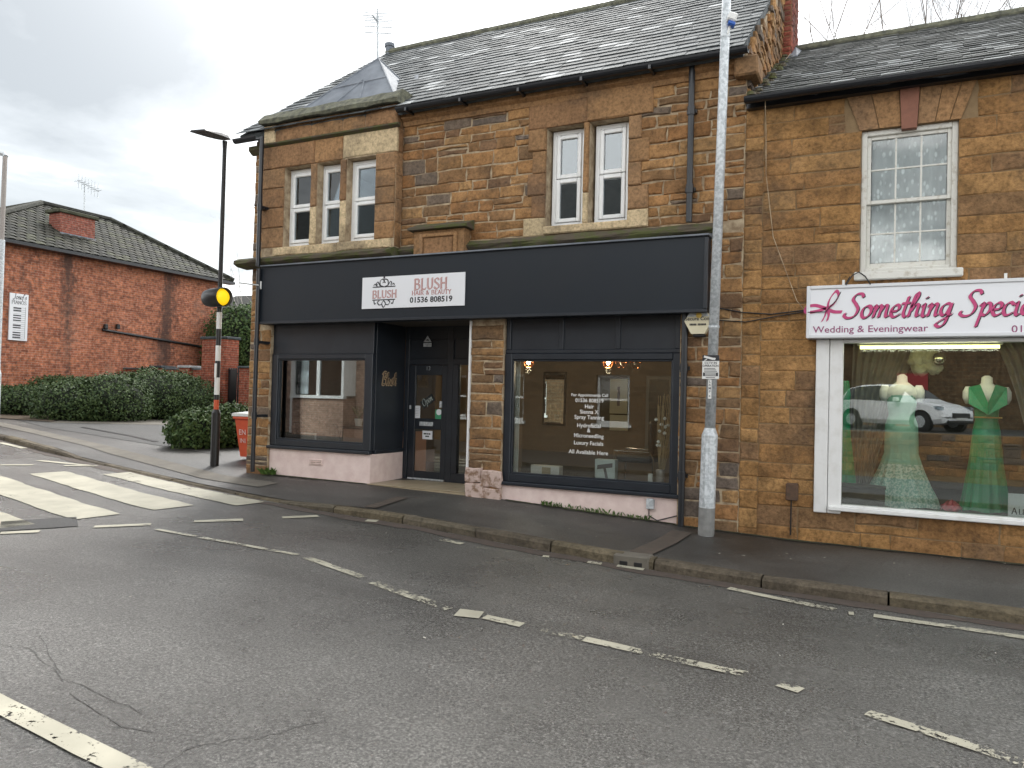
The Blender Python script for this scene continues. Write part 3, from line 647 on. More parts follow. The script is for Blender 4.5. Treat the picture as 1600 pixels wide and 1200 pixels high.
strip('eaves_cornice', BX1+.02, SX1, [(.0, 5.36), (-.04, 5.37), (-.05, 5.43), (-.10, 5.46), (-.10, 5.515), (0, 5.515)], 'ashlar', 6, .004)
strip('eaves_cornice', SX0-.06, BX0, [(.0, 5.30), (-.04, 5.31), (-.10, 5.36), (-.10, 5.42), (0, 5.42)], 'moss', 6, .004)
pl = MB().box(plaq[0], plaq[1], -.165, .02, plaq[2], 3.86)
pq = pl.build('stone_plaque', 'ashlar', salon)
MB().bbox(plaq[0]+.17, plaq[1]-.17, -.18, -.16, plaq[2]+.0, 3.76, .01).build('plaque_panel', 'ashlar', pq)
fr_ = MB()
for a, b, c, d in ((plaq[0]+.1, plaq[0]+.15, 3.5, 3.82), (plaq[1]-.15, plaq[1]-.1, 3.5, 3.82), (plaq[0]+.15, plaq[1]-.15, 3.77, 3.82)): fr_.bbox(a, b, -.195, -.16, c, d, .008)
fr_.build('plaque_frame', 'ashlar', pq)
MB().prism([Vector((plaq[0]-.06, .01, 3.86)), Vector((plaq[0]-.06, -.24, 3.87)), Vector((plaq[0]-.06, -.24, 3.90)), Vector((plaq[0]-.06, .01, 4.0))], Vector((plaq[1]-plaq[0]+.12, 0, 0))).build('plaque_hood', 'moss', pq)
# roof
rf = MB()
rf.prism([Vector((-9.02, EAV[0]-.02, EAV[1]-.02)), Vector((-9.02, RID[0], RID[1])), Vector((-9.02, 7.4, 5.55)), Vector((-9.02, 7.4, 5.45)), Vector((-9.02, RID[0], RID[1]-.1)), Vector((-9.02, EAV[0]+.02, EAV[1]-.10))], Vector((7.5, 0, 0)))
roof = rf.build('roof', 'slate', salon)
slates(roof, -9.06, -1.5, EAV[0]-.06, EAV[1]-.03, RID[0], RID[1]+.01, 'slate', random.Random(21), .25, .19)
rd = MB(); x = -9.06; rgr = random.Random(3)
while x < -1.6:
    rd.tube([(x, RID[0], RID[1]+.015), (min(x+.47, -1.5), RID[0], RID[1]+.02+rgr.uniform(-.004, .006))], .085, 8); x += .45
rd.build('ridge_tiles', 'lichen_slab', roof)
# lead covered roof over the bay
ap = Vector((-7.36, 1.04, 6.99)); fl, fr2 = Vector((-8.5, .02, 5.70)), Vector((-6.2, .02, 5.66)); bl, br = Vector((-8.5, 2.3, 5.7)), Vector((-6.2, 2.3, 5.66))
ld = MB().add([fl, fr2, br, bl, ap], [(0, 1, 4), (1, 2, 4), (2, 3, 4), (3, 0, 4), (0, 3, 2, 1)]); lead = ld.build('lead_roof', 'lead', salon)
seams = MB()
for a, b in ((fl, ap), (fr2, ap), (fl.lerp(fr2, .33), fl.lerp(fr2, .5).lerp(ap, .62)), (fl.lerp(fr2, .66), fl.lerp(fr2, .55).lerp(ap, .6)), (fr2.lerp(br, .4), fr2.lerp(br, .5).lerp(ap, .7)), (br, ap), (fl.lerp(ap, .55), fr2.lerp(ap, .6))): seams.tube([a, b], .018, 6)
seams.build('lead_seam', 'lead', lead)
vr = MB(); vr.quad(P(634, 176, -.16), P(645, 122, 1.25)+Vector((.03, 0, .04)), P(650, 122, 1.2)+Vector((.05, 0, .05)), P(641, 177, -.16)); vr.build('valley_flashing', 'lead', lead)
# gutter, brackets and downpipes
gt = MB(); GY, GZ = EAV[0]-.075, 5.555
def gutter_run(mb, x0, x1, y, z, r=.06):
    pr = [(y+r*math.cos(a), z+r*math.sin(a)) for a in [math.pi+math.pi*k/8 for k in range(9)]]+[(y+r*.85*math.cos(a), z+.004+r*.85*math.sin(a)) for a in [2*math.pi-math.pi*k/8 for k in range(9)]]
    mb.prism([Vector((x0, a, b)) for a, b in pr], Vector((x1-x0, 0, 0)))
gutter_run(gt, BX1+.05, -1.45, GY, GZ); g2 = MB(); gutter_run(g2, -9.06, BX0-.08, GY, 5.50); g2.build('gutter', 'gutter', salon)
gut = gt.build('gutter', 'gutter', salon)
for k in range(6): x = lerp(-5.9, -1.7, k/5); MB().box(x-.015, x+.015, GY-.065, 0, GZ-.075, GZ-.03).build('bracket', 'gutter', gut)
MB().bbox(-9.0, -1.5, -.09, -.002, 5.44, 5.50, .004).build('fascia_board', 'gutter', salon) if False else None
def downpipe(px1, py1, px2, py2, Y, r, joints, ztop=None):
    a, b = P(px1, py1, Y), P(px2, py2, Y); x = (a.x+b.x)/2
    if ztop: a.z = ztop
    mb = MB().tube([(x, Y, a.z), (x, Y, b.z)], r, 10)
    for z in joints: mb.tube([(x, Y, z-.05), (x, Y, z+.05)], r*1.25, 10); mb.box(x-r*1.6, x+r*1.6, Y+r*.6, .002, z-.02, z+.02)
    return mb.build('downpipe', 'gutter', salon, smooth=False)
downpipe(1081, 97, 1077, 347, -.09, .036, (4.1, 5.0), 5.52)
downpipe(1069, 488, 1065, 826, -.07, .036, (2.05, .82))
downpipe(409, 233, 403, 416, -.30, .032, (4.4,), 5.45); downpipe(403, 420, 396, 737, -.23, .032, (2.4, 1.3))
MB().tube([P(609, 72, 3.6), P(609, 100, 3.6)], .085, 10).tube([P(609, 69, 3.6), P(609, 74, 3.6)], .1, 10).build('flue', 'lead', salon)
# windows of white upvc
def upvc(parent, x0, x1, z0, z1, Y, split=.5, mat='upvc', glass='glass2', t=.055, d=.07):
    mb = MB()
    for a, b, c, e in ((x0, x0+t, z0, z1), (x1-t, x1, z0, z1), (x0+t, x1-t, z0, z0+t), (x0+t, x1-t, z1-t, z1)): mb.bbox(a, b, Y, Y+d, c, e, .006)
    zm = lerp(z0, z1, split); w = mb.build('window', mat, parent); lights = ((z0+t+.004, zm-.004), (zm+.004, z1-t-.004))
    for a, b in lights:
        s = .052; f = MB(); xa, xb = x0+t+.004, x1-t-.004
        for q in ((xa, xa+s, a, b), (xb-s, xb, a, b), (xa+s, xb-s, a, a+s), (xa+s, xb-s, b-s, b)): f.bbox(q[0], q[1], Y-.012, Y+.05, q[2], q[3], .008)
        f.build('sash', mat, w); MB().box(xa+s-.004, xb-s+.004, Y+.018, Y+.024, a+s-.004, b-s+.004).build('pane', glass, w)
    return w
WY = .13
upvc(salon, X0(863, 280, WY), X0(915, 272, WY), 3.83, 5.06, WY); upvc(salon, X0(930, 270, WY), X0(985, 262, WY), 3.83, 5.06, WY)
for q, a in zip(bh, (452, 502, 549)): upvc(salon, X0(a, 318, BY+.13), q[1]+.05, 3.82, 4.98, BY+.13)
# upstairs room
rm = MB(); ux0, ux1, uy0, uy1, uz0, uz1 = SX0+.36, SX1-.36, .385, 3.6, 3.0, 5.48
for q in (((ux0, uy1, uz0), (ux1, uy1, uz0), (ux1, uy1, uz1), (ux0, uy1, uz1)), ((ux0, uy0, uz0), (ux0, uy1, uz0), (ux0, uy1, uz1), (ux0, uy0, uz1)), ((ux1, uy0, uz0), (ux1, uy1, uz0), (ux1, uy1, uz1), (ux1, uy0, uz1)), ((ux0, uy0, uz1), (ux1, uy0, uz1), (ux1, uy1, uz1), (ux0, uy1, uz1)), ((ux0, uy0, uz0), (ux1, uy0, uz0), (ux1, uy1, uz0), (ux0, uy1, uz0))): rm.quad(*q)
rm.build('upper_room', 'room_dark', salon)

# ------------------------------------------------------------------ shopfront
FY = -.20; fa, fb = P(405, 464, FY).x, P(1104.5, 426, FY).x; fz0, fz1 = P(750, 497, FY).z, P(750, 393, FY).z
f = MB().box(fa, fb, FY, -.002, fz0, fz1).build('fascia', 'fascia', salon)
tr = MB(); tr.bbox(fa-.012, fb+.012, FY-.022, FY+.0, fz0-.004, fz0+.035, .005); tr.bbox(fb-.03, fb+.014, FY-.02, FY, fz0+.035, fz1-.02, .004); tr.build('fascia_trim', 'navy', f)
MB().prism([Vector((fa-.03, FY-.035, fz1)), Vector((fa-.03, FY-.035, fz1+.018)), Vector((fa-.03, -.0, fz1+.06)), Vector((fa-.03, -.0, fz1))], Vector((fb-fa+.05, 0, 0))).build('lead_capping', 'lead', f)
MB().box(fa+.02, fb-.02, -.003, .9, fz0+.03, 2.72).build('shopfront_soffit', 'navy', salon)
SY = .05
def shop_window(name, pxa, pxb, pyt, pyb, gx0, gx1, gt_, gb, ref):
    """outer frame from pixel bounds on the shopfront plane, glass pane inside"""
    x0, x1 = pxa, pxb; g0, g1 = gx0, gx1; zt, zb, gz1, gz0 = pyt, pyb, gt_, gb; mb = MB()
    for a, b, c, e in ((x0, g0, zb, zt), (g1, x1, zb, zt), (g0, g1, zb, gz0), (g0, g1, gz1, zt)): mb.bbox(a, b, SY-.02, SY+.07, c, e, .008)
    for a, b, c, e in ((g0, g0+.02, gz0, gz1), (g1-.02, g1, gz0, gz1), (g0+.02, g1-.02, gz0, gz0+.02), (g0+.02, g1-.02, gz1-.02, gz1)): mb.bbox(a, b, SY+.0, SY+.06, c, e, .004)
    w = mb.build(name, 'navy', salon); MB().box(g0+.01, g1-.01, SY+.03, SY+.036, gz0+.01, gz1-.01).build('pane', 'glass', w)
    MB().bbox(x0-.02, x1+.02, SY-.075, SY+.02, zb-.045, zb, .01).build('window_sill', 'navy', w); return w
def PX_(px, py): return P(px, py, SY).x
def PZ_(px, py): return P(px, py, SY).z
Lx0, Lx1 = -8.43, -6.56
wl = shop_window('shop_window', Lx0, Lx1, PZ_(500, 553), PZ_(500, 700), PX_(434, 620), PX_(570, 625), PZ_(500, 561), PZ_(500, 690), 0)
Rx0, Rx1 = -4.47, -2.19
wr = shop_window('shop_window', Rx0, Rx1, PZ_(925, 552), PZ_(925, 762), PX_(799, 650), PX_(1050, 650), PZ_(925, 562), PZ_(925, 749), 0)
zLt, zRt, zLb, zRb = PZ_(500, 553), PZ_(925, 552), PZ_(500, 700), PZ_(925, 762)
MB().bbox(Lx0, Lx1, SY, SY+.04, zLt, 2.7, .004).build('upper_panel', 'navy', salon)
for i in range(3):
    a, b = lerp(Rx0+.04, Rx1-.04, i/3), lerp(Rx0+.04, Rx1-.04, (i+1)/3); MB().box(a+.03, b-.03, SY+.015, SY+.045, zRt+.05, 2.7).build('upper_panel', 'navy', salon)
bt = MB()
for i in range(4): a = lerp(Rx0+.04, Rx1-.04, i/3); bt.bbox(a-.03, a+.03, SY-.01, SY+.05, zRt+.05, 2.71, .006)
bt.bbox(Rx0, Rx1, SY-.012, SY+.05, zRt+.001, zRt+.05, .006); bt.build('batten', 'navy', salon)
# pink stall risers (the left one returns into the doorway)
def riser(poly, z0, z1, rot): return MB().prism([Vector((x, y, z0)) for x, y in poly], Vector((0, 0, z1-z0)))
DY = .86
r1 = riser([(Lx0+.01, SY-.02), (Lx1+.01, SY-.02), (Lx1+.01, DY-.03), (Lx1-.12, DY-.03), (Lx1-.12, SY+.1), (Lx0+.01, SY+.1)], .0, zLb-.045, 0).build('stall_riser', 'pink', salon)
ab = MB(); ax, az = PX_(495, 722), PZ_(495, 722); ab.bbox(ax-.13, ax+.13, SY-.032, SY-.02, az-.045, az+.045, .003)
vent = ab.build('air_brick', 'pink', r1)
for k in range(3): MB().box(ax-.11, ax+.11, SY-.036, SY-.0315, az-.032+k*.025, az-.022+k*.025).build('slot', 'pink_rough', vent)
r2 = riser([(Rx0+.0, SY-.02), (Rx1+.0, SY-.02), (Rx1+.0, SY+.1), (Rx0+.0, SY+.1)], .0, zRb-.045, 0).build('stall_riser', 'pink', salon)
# recessed doorway
MB().bbox(Lx1-.06, Lx1+.0, SY+.075, DY-.02, zLb, 2.7, .004).build('side_panel', 'navy', salon)
MB().bbox(Lx1-.1, Lx1+.02, SY+.08, DY-.02, zLb-.045, zLb+.012, .006).build('panel_sill', 'navy', salon)
fz = .405
tl = MB().box(Lx1, -4.95, -.02, DY+.1, .1, fz).build('threshold', 'tile', salon)
for k in range(4):
    a, b = lerp(Lx1+.015, -4.955, k/4), lerp(Lx1+.015, -4.955, (k+1)/4)
    MB().bbox(a+.003, b-.003, -.03, .40, fz, fz+.008, .002).build('floor_tile', 'tile', tl); MB().bbox(a+.003, b-.003, .406, DY-.03, fz, fz+.008, .002).build('floor_tile', 'tile', tl)
def DX(px, py): return P(px, py, DY).x
def DZ(px, py): return P(px, py, DY).z
df = MB(); d0, d1 = DX(638, 650), DX(698, 650); zt = DZ(665, 570)
for a, b, c, e in ((Lx1+.0, d0, fz, 2.7), (d1, d1+.10, fz, 2.7), (d0, d1, zt, zt+.09), (d1+.10, -4.75, zt, zt+.09), (d1+.10, -4.75, fz, fz+.14), (d1+.1, d1+.19, fz+.14, zt), (d0, d1, 2.5, 2.7), (d1+.1, -4.75, 2.5, 2.7)): df.bbox(a, b, DY-.02, DY+.06, c, e, .005)
dfr = df.build('door_frame', 'navy', salon)
MB().box(d0, d1, DY+.01, DY+.04, zt+.09, 2.5).build('door_fanlight_panel', 'navy', dfr); MB().box(d1+.1, -4.75, DY+.01, DY+.04, zt+.09, 2.5).build('door_fanlight_panel', 'navy', dfr)
MB().box(d1+.19, -4.75, DY+.02, DY+.026, fz+.14, zt).build('side_pane', 'glass', dfr)
wp = MB(); wp.box(DX(731, 600), DX(738, 600)+.15, DY+.035, DY+.04, DZ(733, 642), DZ(733, 578)); wp.build('paper_notice', 'white', dfr)
ga, gb_ = DX(649, 620), DX(690, 620); u0, u1, l0, l1 = DZ(668, 654), DZ(668, 586), DZ(668, 737), DZ(668, 671)
dm = MB()
for a, b, c, e in ((d0+.004, ga, fz+.03, zt-.004), (gb_, d1-.004, fz+.03, zt-.004), (ga, gb_, u1, zt-.004), (ga, gb_, l1, u0), (ga, gb_, fz+.03, l0)): dm.bbox(a, b, DY-.005, DY+.04, c, e, .006)
door = dm.build('door', 'navy', salon)
MB().box(ga-.01, gb_+.01, DY+.015, DY+.021, u0-.01, u1+.01).build('pane', 'glass', door); MB().box(ga-.01, gb_+.01, DY+.015, DY+.021, l0-.01, l1+.01).build('pane', 'glass', door)
MB().bbox(DX(656, 662), DX(677, 662), DY-.018, DY-.004, DZ(666, 665.5), DZ(666, 659), .004).build('letter_plate', 'galv', door)
MB().bbox(d0+.02, d1-.02, DY-.02, DY+.0, fz+.01, fz+.035, .004).build('threshold_bar', 'galv', door)
MB().bbox(DX(688, 631), DX(691.5, 631), DY-.03, DY-.006, DZ(690, 637), DZ(690, 627), .004).build('door_handle', 'galv', door)
MB().bbox(DX(640.5, 636), DX(643, 636), DY-.02, DY-.005, DZ(641, 639), DZ(641, 633), .003).build('lock', 'galv', door)
fd = front(DY-.007)
def card(name, pa, pb, mat, txt=(), parent=door, n=.0, ink='black'):
    a, b = P(pa[0], pb[1], DY), P(pb[0], pa[1], DY); mb = MB().box(a.x, b.x, DY+.006, DY+.013, a.z, b.z); o = mb.build(name, mat, parent)
    tm = MB()
    for s, fx, fz_, sz in txt: type_text(tm, s, sz, lambda u, k, w: Vector((u, DY+.005-k, w)), lerp(a.x, b.x, fx), lerp(a.z, b.z, fz_), .0, .01, 'CENTER')
    if tm.f: tm.build('print', ink, o, fix=False)
    return o
card('notice', (645.5, 634), (656, 653), 'sign_white'); 
nb = MB(); na, nbb = P(647.5, 650, DY), P(654, 637, DY)
for r in range(5):
    for c in range(3): nb.box(lerp(na.x, nbb.x, c/3)+.006, lerp(na.x, nbb.x, (c+1)/3)-.004, DY+.003, DY+.0055, lerp(na.z, nbb.z, r/5)+.006, lerp(na.z, nbb.z, (r+1)/5)-.008)
nb.build('print', M['galv'], door)
card('hygiene_sticker', (679.5, 640), (691, 655), pm('green_sticker', (.06, .30, .16), None, rough=.4), ())
hs = MB(); hc = P(685.5, 644, DY); hs.lathe([(.045, 0), (.045, .003)], n=18, T=Matrix.Translation((hc.x, DY+.0055, hc.z)) @ Matrix.Rotation(R_(90), 4, 'X')); hs.build('print', 'sign_white', door)
card('opening_notice', (659.5, 673.5), (675, 686), 'sign_white', ())
nb = MB(); na, nbb = P(659.5, 686, DY), P(675, 673.5, DY)
for u0, u1, v0 in ((.14, .42, .56), (.46, .58, .56), (.63, .82, .56), (.32, .48, .26), (.51, .68, .26)): nb.box(lerp(na.x, nbb.x, u0), lerp(na.x, nbb.x, u1), DY+.003, DY+.0055, lerp(na.z, nbb.z, v0), lerp(na.z, nbb.z, v0+.16))
nb.build('print', 'black', door)
nm = MB(); type_text(nm, '13', .085, fd, DX(666, 575), DZ(666, 578.5), .004, .0); nm.build('house_number', 'galv', door)
tri = MB(); tcx, tz0, tz1 = DX(669.5, 530), DZ(669.5, 534.5), DZ(669.5, 524.5)
tri.add([Vector((tcx-.07, DY-.024, tz0)), Vector((tcx+.07, DY-.024, tz0)), Vector((tcx, DY-.024, tz1))], [(0, 1, 2)]); tri.box(tcx-.07, tcx+.07, DY-.026, DY-.022, DZ(669.5, 542), tz0-.015)
w_ = tri.build('warning_sticker', 'galv', dfr)
MB().add([Vector((tcx-.035, DY-.027, tz0+.02)), Vector((tcx+.03, DY-.027, tz0+.02)), Vector((tcx+.012, DY-.027, tz1-.05)), Vector((tcx-.01, DY-.027, tz1-.06))], [(0, 1, 2, 3)]).build('print', 'black', w_)
# recess cheek on the pier side, painted arris, rendered pier base
MB().box(-4.95, -4.78, .0, DY+.05, -.2, 2.7).build('recess_cheek', 'navy', salon) if False else MB().box(-4.945, -4.8, .385, DY+.06, -.2, 2.7).build('recess_cheek', 'mortar', salon)
strip('painted_arris', -4.972, -4.945, [(.03, .72), (-.03, .72), (-.03, 2.66), (.03, 2.66)], 'whitepaint', 5, .003, .02)
rgp = random.Random(5)
for q in ((-4.96, -4.70, .3, .55), (-4.70, -4.46, .3, .50), (-4.97, -4.74, .55, .74), (-4.74, -4.45, .50, .72)): stone_geo(MB(), q, front(-.03), rgp, joint=.004, proud=.03, jit=.015).build('rendered_stone', 'pink_rough', wall, fix=False)
# ground floor room behind the shop windows
rm = MB(); a0, a1, b0, b1, c0, c1 = -8.42, -1.86, .14, 4.3, .42, 2.69
for q in (((a0, b1, c0), (a1, b1, c0), (a1, b1, c1), (a0, b1, c1)), ((a0, b0, c0), (a0, b1, c0), (a0, b1, c1), (a0, b0, c1)), ((a1, b0, c0), (a1, b1, c0), (a1, b1, c1), (a1, b0, c1))): rm.quad(*q)
rm.quad((a0, b0, c0), (Lx1-.13, b0, c0), (Lx1-.13, b1, c0), (a0, b1, c0), 1); rm.quad((-4.6, b0, c0), (a1, b0, c0), (a1, b1, c0), (-4.6, b1, c0), 1); rm.quad((Lx1-.13, DY+.07, c0), (-4.6, DY+.07, c0), (-4.6, b1, c0), (Lx1-.13, b1, c0), 1)
rm.quad((a0, b0, c1), (a1, b0, c1), (a1, b1, c1), (a0, b1, c1), 2)
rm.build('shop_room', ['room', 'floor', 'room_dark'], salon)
MB().box(-4.79, -4.62, .385, .92, .42, 2.69).build('partition', 'room', salon)
MB().bbox(Rx0+.02, -1.87, SY+.09, .62, zRb-.03, zRb, .004).build('display_shelf', 'room_dark', salon)
MB().bbox(a0, Lx1-.14, SY+.12, .40, zLb-.03, zLb, .004).build('display_shelf', 'whitepaint', salon)

# ================================================================== the bridal shop building
NX0, NX1 = -1.5, 4.8
bridal = thing('shop_building', 'brown ironstone bridal shop with white framed display window and old sash window above', 'building', (1.5, 1.5, .2))
sash = (X0(1345, 300), X0(1497, 300), 3.06, 4.56); bw = (-.72, 3.5, .56, 2.36)
sash2 = (2.3, 3.2, 3.06, 4.56)
wmb = wall_grid(MB(), NX0+.002, NX1, -.5, 4.98, [sash, bw, sash2], .003, .36)
wmb.box(NX1-.3, NX1, .36, 6.5, -.5, 4.95); wmb.box(NX0+.01, NX1, 6.5, 6.8, -.5, 4.95)
bwall = wmb.build('wall', 'mortar_dark', bridal)
rg = random.Random(31); headz = 4.93
arch_h = (sash[0]-.16, sash[1]+.16, 4.56, headz)
items = [(q, front(.003)) for q in rubble(-1.30, NX1, .0, 4.97, [sash, bw, sash2, arch_h], rg, (.13, .23), (.24, .62), .10)]
items += [(q, front(.003)) for q in rubble(NX0, -1.30, .0, 4.97, [], rg, (.12, .22), (.2, .3), .1)]
lay_stones(bwall, items, 'stone2', seed=33, joint=.008, proud=.010)
# flat arch over the sash window: tapered voussoirs and a reddish keystone
xm = (sash[0]+sash[1])/2; cuts_b = [lerp(sash[0]-.02, sash[1]+.02, t) for t in (0, .2, .42, .58, .75, .89, 1)]; cuts_t = [xm+(c-xm)*1.28 for c in cuts_b]
for i in range(6):
    key = i == 2; zb, zt_ = (4.52 if key else 4.562), headz+(.03 if key else 0); yy = -.035 if key else -.014
    MB().prism([Vector((cuts_b[i]+.004, yy, zb)), Vector((cuts_b[i+1]-.004, yy, zb)), Vector((cuts_t[i+1]-.004, yy, zt_)), Vector((cuts_t[i]+.004, yy, zt_))], Vector((0, .1, 0))).build('keystone' if key else 'voussoir', pm('reddish_keystone', (.27, .12, .08), (.22, .10, .07), 9, .9, .4) if key else 'ashlar', bwall)
# sash window
def sash_window(q, seed):
    x0, x1, z0, z1 = q; Y = .07; mb = MB(); t = .055
    for a, b, c, e in ((x0, x0+t, z0, z1), (x1-t, x1, z0, z1), (x0+t, x1-t, z1-t, z1), (x0+t, x1-t, z0, z0+.05)): mb.bbox(a, b, Y-.03, Y+.09, c, e, .006)
    w = mb.build('sash_window', 'oldwhite', bridal); zm = (z0+z1)/2+.0
    for a, b, y in ((zm-.02, z1-t, Y+.0), (z0+.05, zm+.02, Y+.04)):
        s = MB(); xa, xb = x0+t, x1-t; st = .038
        bot = st if y == Y else .06
        for p in ((xa, xa+st, a, b), (xb-st, xb, a, b), (xa+st, xb-st, a, a+bot), (xa+st, xb-st, b-st, b)): s.bbox(p[0], p[1], y, y+.036, p[2], p[3], .004)
        iw = (xb-xa-2*st); ih = b-a-bot-st
        for k in (1, 2): s.bbox(xa+st+iw*k/3-.009, xa+st+iw*k/3+.009, y+.004, y+.03, a+bot, b-st, .003)
        s.bbox(xa+st, xb-st, y+.006, y+.028, a+bot+ih/2-.009, a+bot+ih/2+.009, .003)
        s.build('sash_frame', 'oldwhite', w)
        for i in range(3):
            for j in range(2): MB().box(xa+st+iw*i/3+.008, xa+st+iw*(i+1)/3-.008, y+.014, y+.018, a+bot+ih*j/2+.008, a+bot+ih*(j+1)/2-.008).build('pane', 'glass', w)
    MB().bbox(x0-.05, x1+.05, -.08, Y+.02, z0-.085, z0-.0, .01).build('window_sill', 'oldwhite', w)
    return w
sw1 = sash_window(sash, 1); sash_window(sash2, 2)
def lace():
    m = bpy.data.materials.new('lace_net'); m.use_nodes = True; t = m.node_tree; b = t.nodes['Principled BSDF']; b.inputs['Base Color'].default_value = (.82, .83, .85, 1); b.inputs['Roughness'].default_value = .9
    o = coords(t); v = N(t, 'ShaderNodeTexVoronoi', i_Scale=17.0, i_Randomness=.85); t.links.new(o, v.inputs['Vector'])
    mp = N(t, 'ShaderNodeMapping'); mp.inputs['Scale'].default_value = (1.0, 1.0, .55); mp.inputs['Rotation'].default_value = (0, .6, 0); t.links.new(o, mp.inputs[0]); t.links.new(mp.outputs[0], v.inputs['Vector'])
    a = RAMP(t, v.outputs['Distance'], [(.20, .98), (.34, .52)]); tr = N(t, 'ShaderNodeBsdfTransparent'); mx = N(t, 'ShaderNodeMixShader')
    t.links.new(a, mx.inputs[0]); t.links.new(tr.outputs[0], mx.inputs[1]); t.links.new(b.outputs[0], mx.inputs[2]); t.links.new(mx.outputs[0], t.nodes['Material Output'].inputs[0]); return m
LACE = lace()
def drape(mb, x0, x1, z0, z1, Y, amp=.02, waves=9, nx=60, nz=8, pinch=None):
    for j in range(nz+1):
        tz = j/nz; z = lerp(z0, z1, tz)
        for i in range(nx+1):
            u = i/nx; xa, xb = (x0, x1) if pinch is None else pinch(tz)
            mb.v.append((lerp(xa, xb, u), Y+amp*math.sin(u*waves*2*math.pi+.6*math.sin(3*tz)), z+(.012*math.sin(u*waves*math.pi) if j == 0 else 0)))
    o = len(mb.v)-(nx+1)*(nz+1)
    for j in range(nz):
        for i in range(nx): a = o+j*(nx+1)+i; mb.f.append((a, a+1, a+nx+2, a+nx+1)); mb.m.append(0)
    return mb
for q, lab in ((sash, 'white patterned lace net curtain hanging behind the old sash window'), (sash2, 'white lace net curtain in the sash window beyond the first one')):
    c = drape(MB(), q[0]+.01, q[1]-.01, q[2]+.02, q[3]-.02, .25, .022, 5).build('net_curtain', LACE, smooth=True, fix=False); tag(c, lab, 'curtain')
rm = MB()
def room(mb, x0, x1, y0, y1, z0, z1, m=(0, 1, 2)):
    mb.quad((x0, y1, z0), (x1, y1, z0), (x1, y1, z1), (x0, y1, z1), m[0]); mb.quad((x0, y0, z0), (x0, y1, z0), (x0, y1, z1), (x0, y0, z1), m[0]); mb.quad((x1, y0, z0), (x1, y1, z0), (x1, y1, z1), (x1, y0, z1), m[0])
    mb.quad((x0, y0, z0), (x1, y0, z0), (x1, y1, z0), (x0, y1, z0), m[1]); mb.quad((x0, y0, z1), (x1, y0, z1), (x1, y1, z1), (x0, y1, z1), m[2])
    return mb
room(rm, -1.45, 4.4, .365, 3.4, 2.75, 4.9, (0, 0, 0)); rm.build('upper_room', 'room', bridal)
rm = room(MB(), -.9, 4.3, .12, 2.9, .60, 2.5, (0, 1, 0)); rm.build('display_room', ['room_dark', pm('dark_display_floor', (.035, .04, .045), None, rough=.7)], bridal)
# white shop window frame with a grooved pilaster
fm = MB(); gx0 = X0(1316, 660); gzb, gzt = .625, 2.325
fm.bbox(-.72, -.59, -.05, .1, .53, 2.36, .008); fm.bbox(-.585, gx0, -.045, .1, .53, 2.36, .008); fm.bbox(gx0, 3.5, -.03, .1, gzt, 2.36, .006); fm.bbox(3.3, 3.5, -.045, .1, gzb, gzt, .006); fm.bbox(gx0, 3.5, -.03, .1, .57, gzb, .006)
sf = fm.build('shop_window', 'whitepaint', bridal)
MB().bbox(gx0-.12, 3.55, -.10, -.031, .565, .612, .008).build('window_sill', 'whitepaint', sf)
MB().box(gx0-.005, 3.31, .03, .036, gzb-.005, gzt+.005).build('pane', 'glass_b', sf)
# roof, gutter, chimney on the party wall
BE, BR = (-.15, 5.02), (3.25, 6.93)
rf = MB().prism([Vector((NX0+.004, BE[0], BE[1]-.02)), Vector((NX0+.004, BR[0], BR[1])), Vector((NX0+.004, 6.9, 5.0)), Vector((NX0+.004, 6.9, 4.9)), Vector((NX0+.004, BR[0], BR[1]-.1)), Vector((NX0+.004, .1, BE[1]-.05))], Vector((NX1-NX0+.1, 0, 0)))
broof = rf.build('roof', 'slate_old', bridal)
slates(broof, NX0+.03, NX1+.1, BE[0]-.05, BE[1]-.03, BR[0], BR[1]+.01, 'slate_old', random.Random(41), .23, .155)
rd = MB(); x = NX0+.05
while x < NX1: rd.tube([(x, BR[0], BR[1]+.02), (x+.47, BR[0], BR[1]+.025)], .09, 8); x += .45
rd.build('ridge_tiles', 'lichen_slab', broof)
gt = MB(); gutter_run(gt, NX0+.02, NX1, BE[0]-.08, 5.0, .06); gt.box(NX0+.02, NX1, -.10, -.002, 4.93, 5.0); gt.build('gutter', 'gutter', bridal)
ms = MB(); rgm = random.Random(3)
for k in range(46):
    t = rgm.random(); y = lerp(BE[0], BR[0], t); z = lerp(BE[1], BR[1], t); r = rgm.uniform(.025, .06); ms.lathe([(r, -.01), (r*.8, r*.4), (r*.3, r*.6)], (NX0+.04+rgm.uniform(0, .14), y, z+.03), 7)
ms.build('moss_clumps', 'moss', broof, kind='stuff')
ch = MB().box(-1.80, -1.36, 2.75, 3.55, 5.6, 9.2); chim = ch.build('chimney', 'mortar_dark', salon)
rgk = random.Random(9)
for r in range(46):
    z = 5.7+r*.075
    for face in (0, 1):
        a0_, a1_ = (-1.80, -1.36) if face == 0 else (2.75, 3.55); x = a0_-(.11 if r % 2 else 0)
        while x < a1_-.02:
            a, b = max(x, a0_), min(x+.22, a1_)
            if b-a > .05: stone_geo(MB(), (a, b, z, z+.075), front(2.75) if face == 0 else sideX(-1.36, 1), rgk, joint=.01, proud=.009, jit=.003).build('brick', 'brick_piece', chim, fix=False)
            x += .22
fl_ = MB().prism([Vector((-1.37, 2.5, 6.50)), Vector((-1.25, 2.5, 6.52)), Vector((-1.25, 3.4, 6.98)), Vector((-1.37, 3.4, 7.08))], Vector((0, 0, .05))); fl_.build('chimney_flashing', 'lead', chim)
kn = MB().bbox(-1.62, -1.36, -.14, .22, 5.30, 5.52, .02).build('kneeler', 'ashlar', salon)
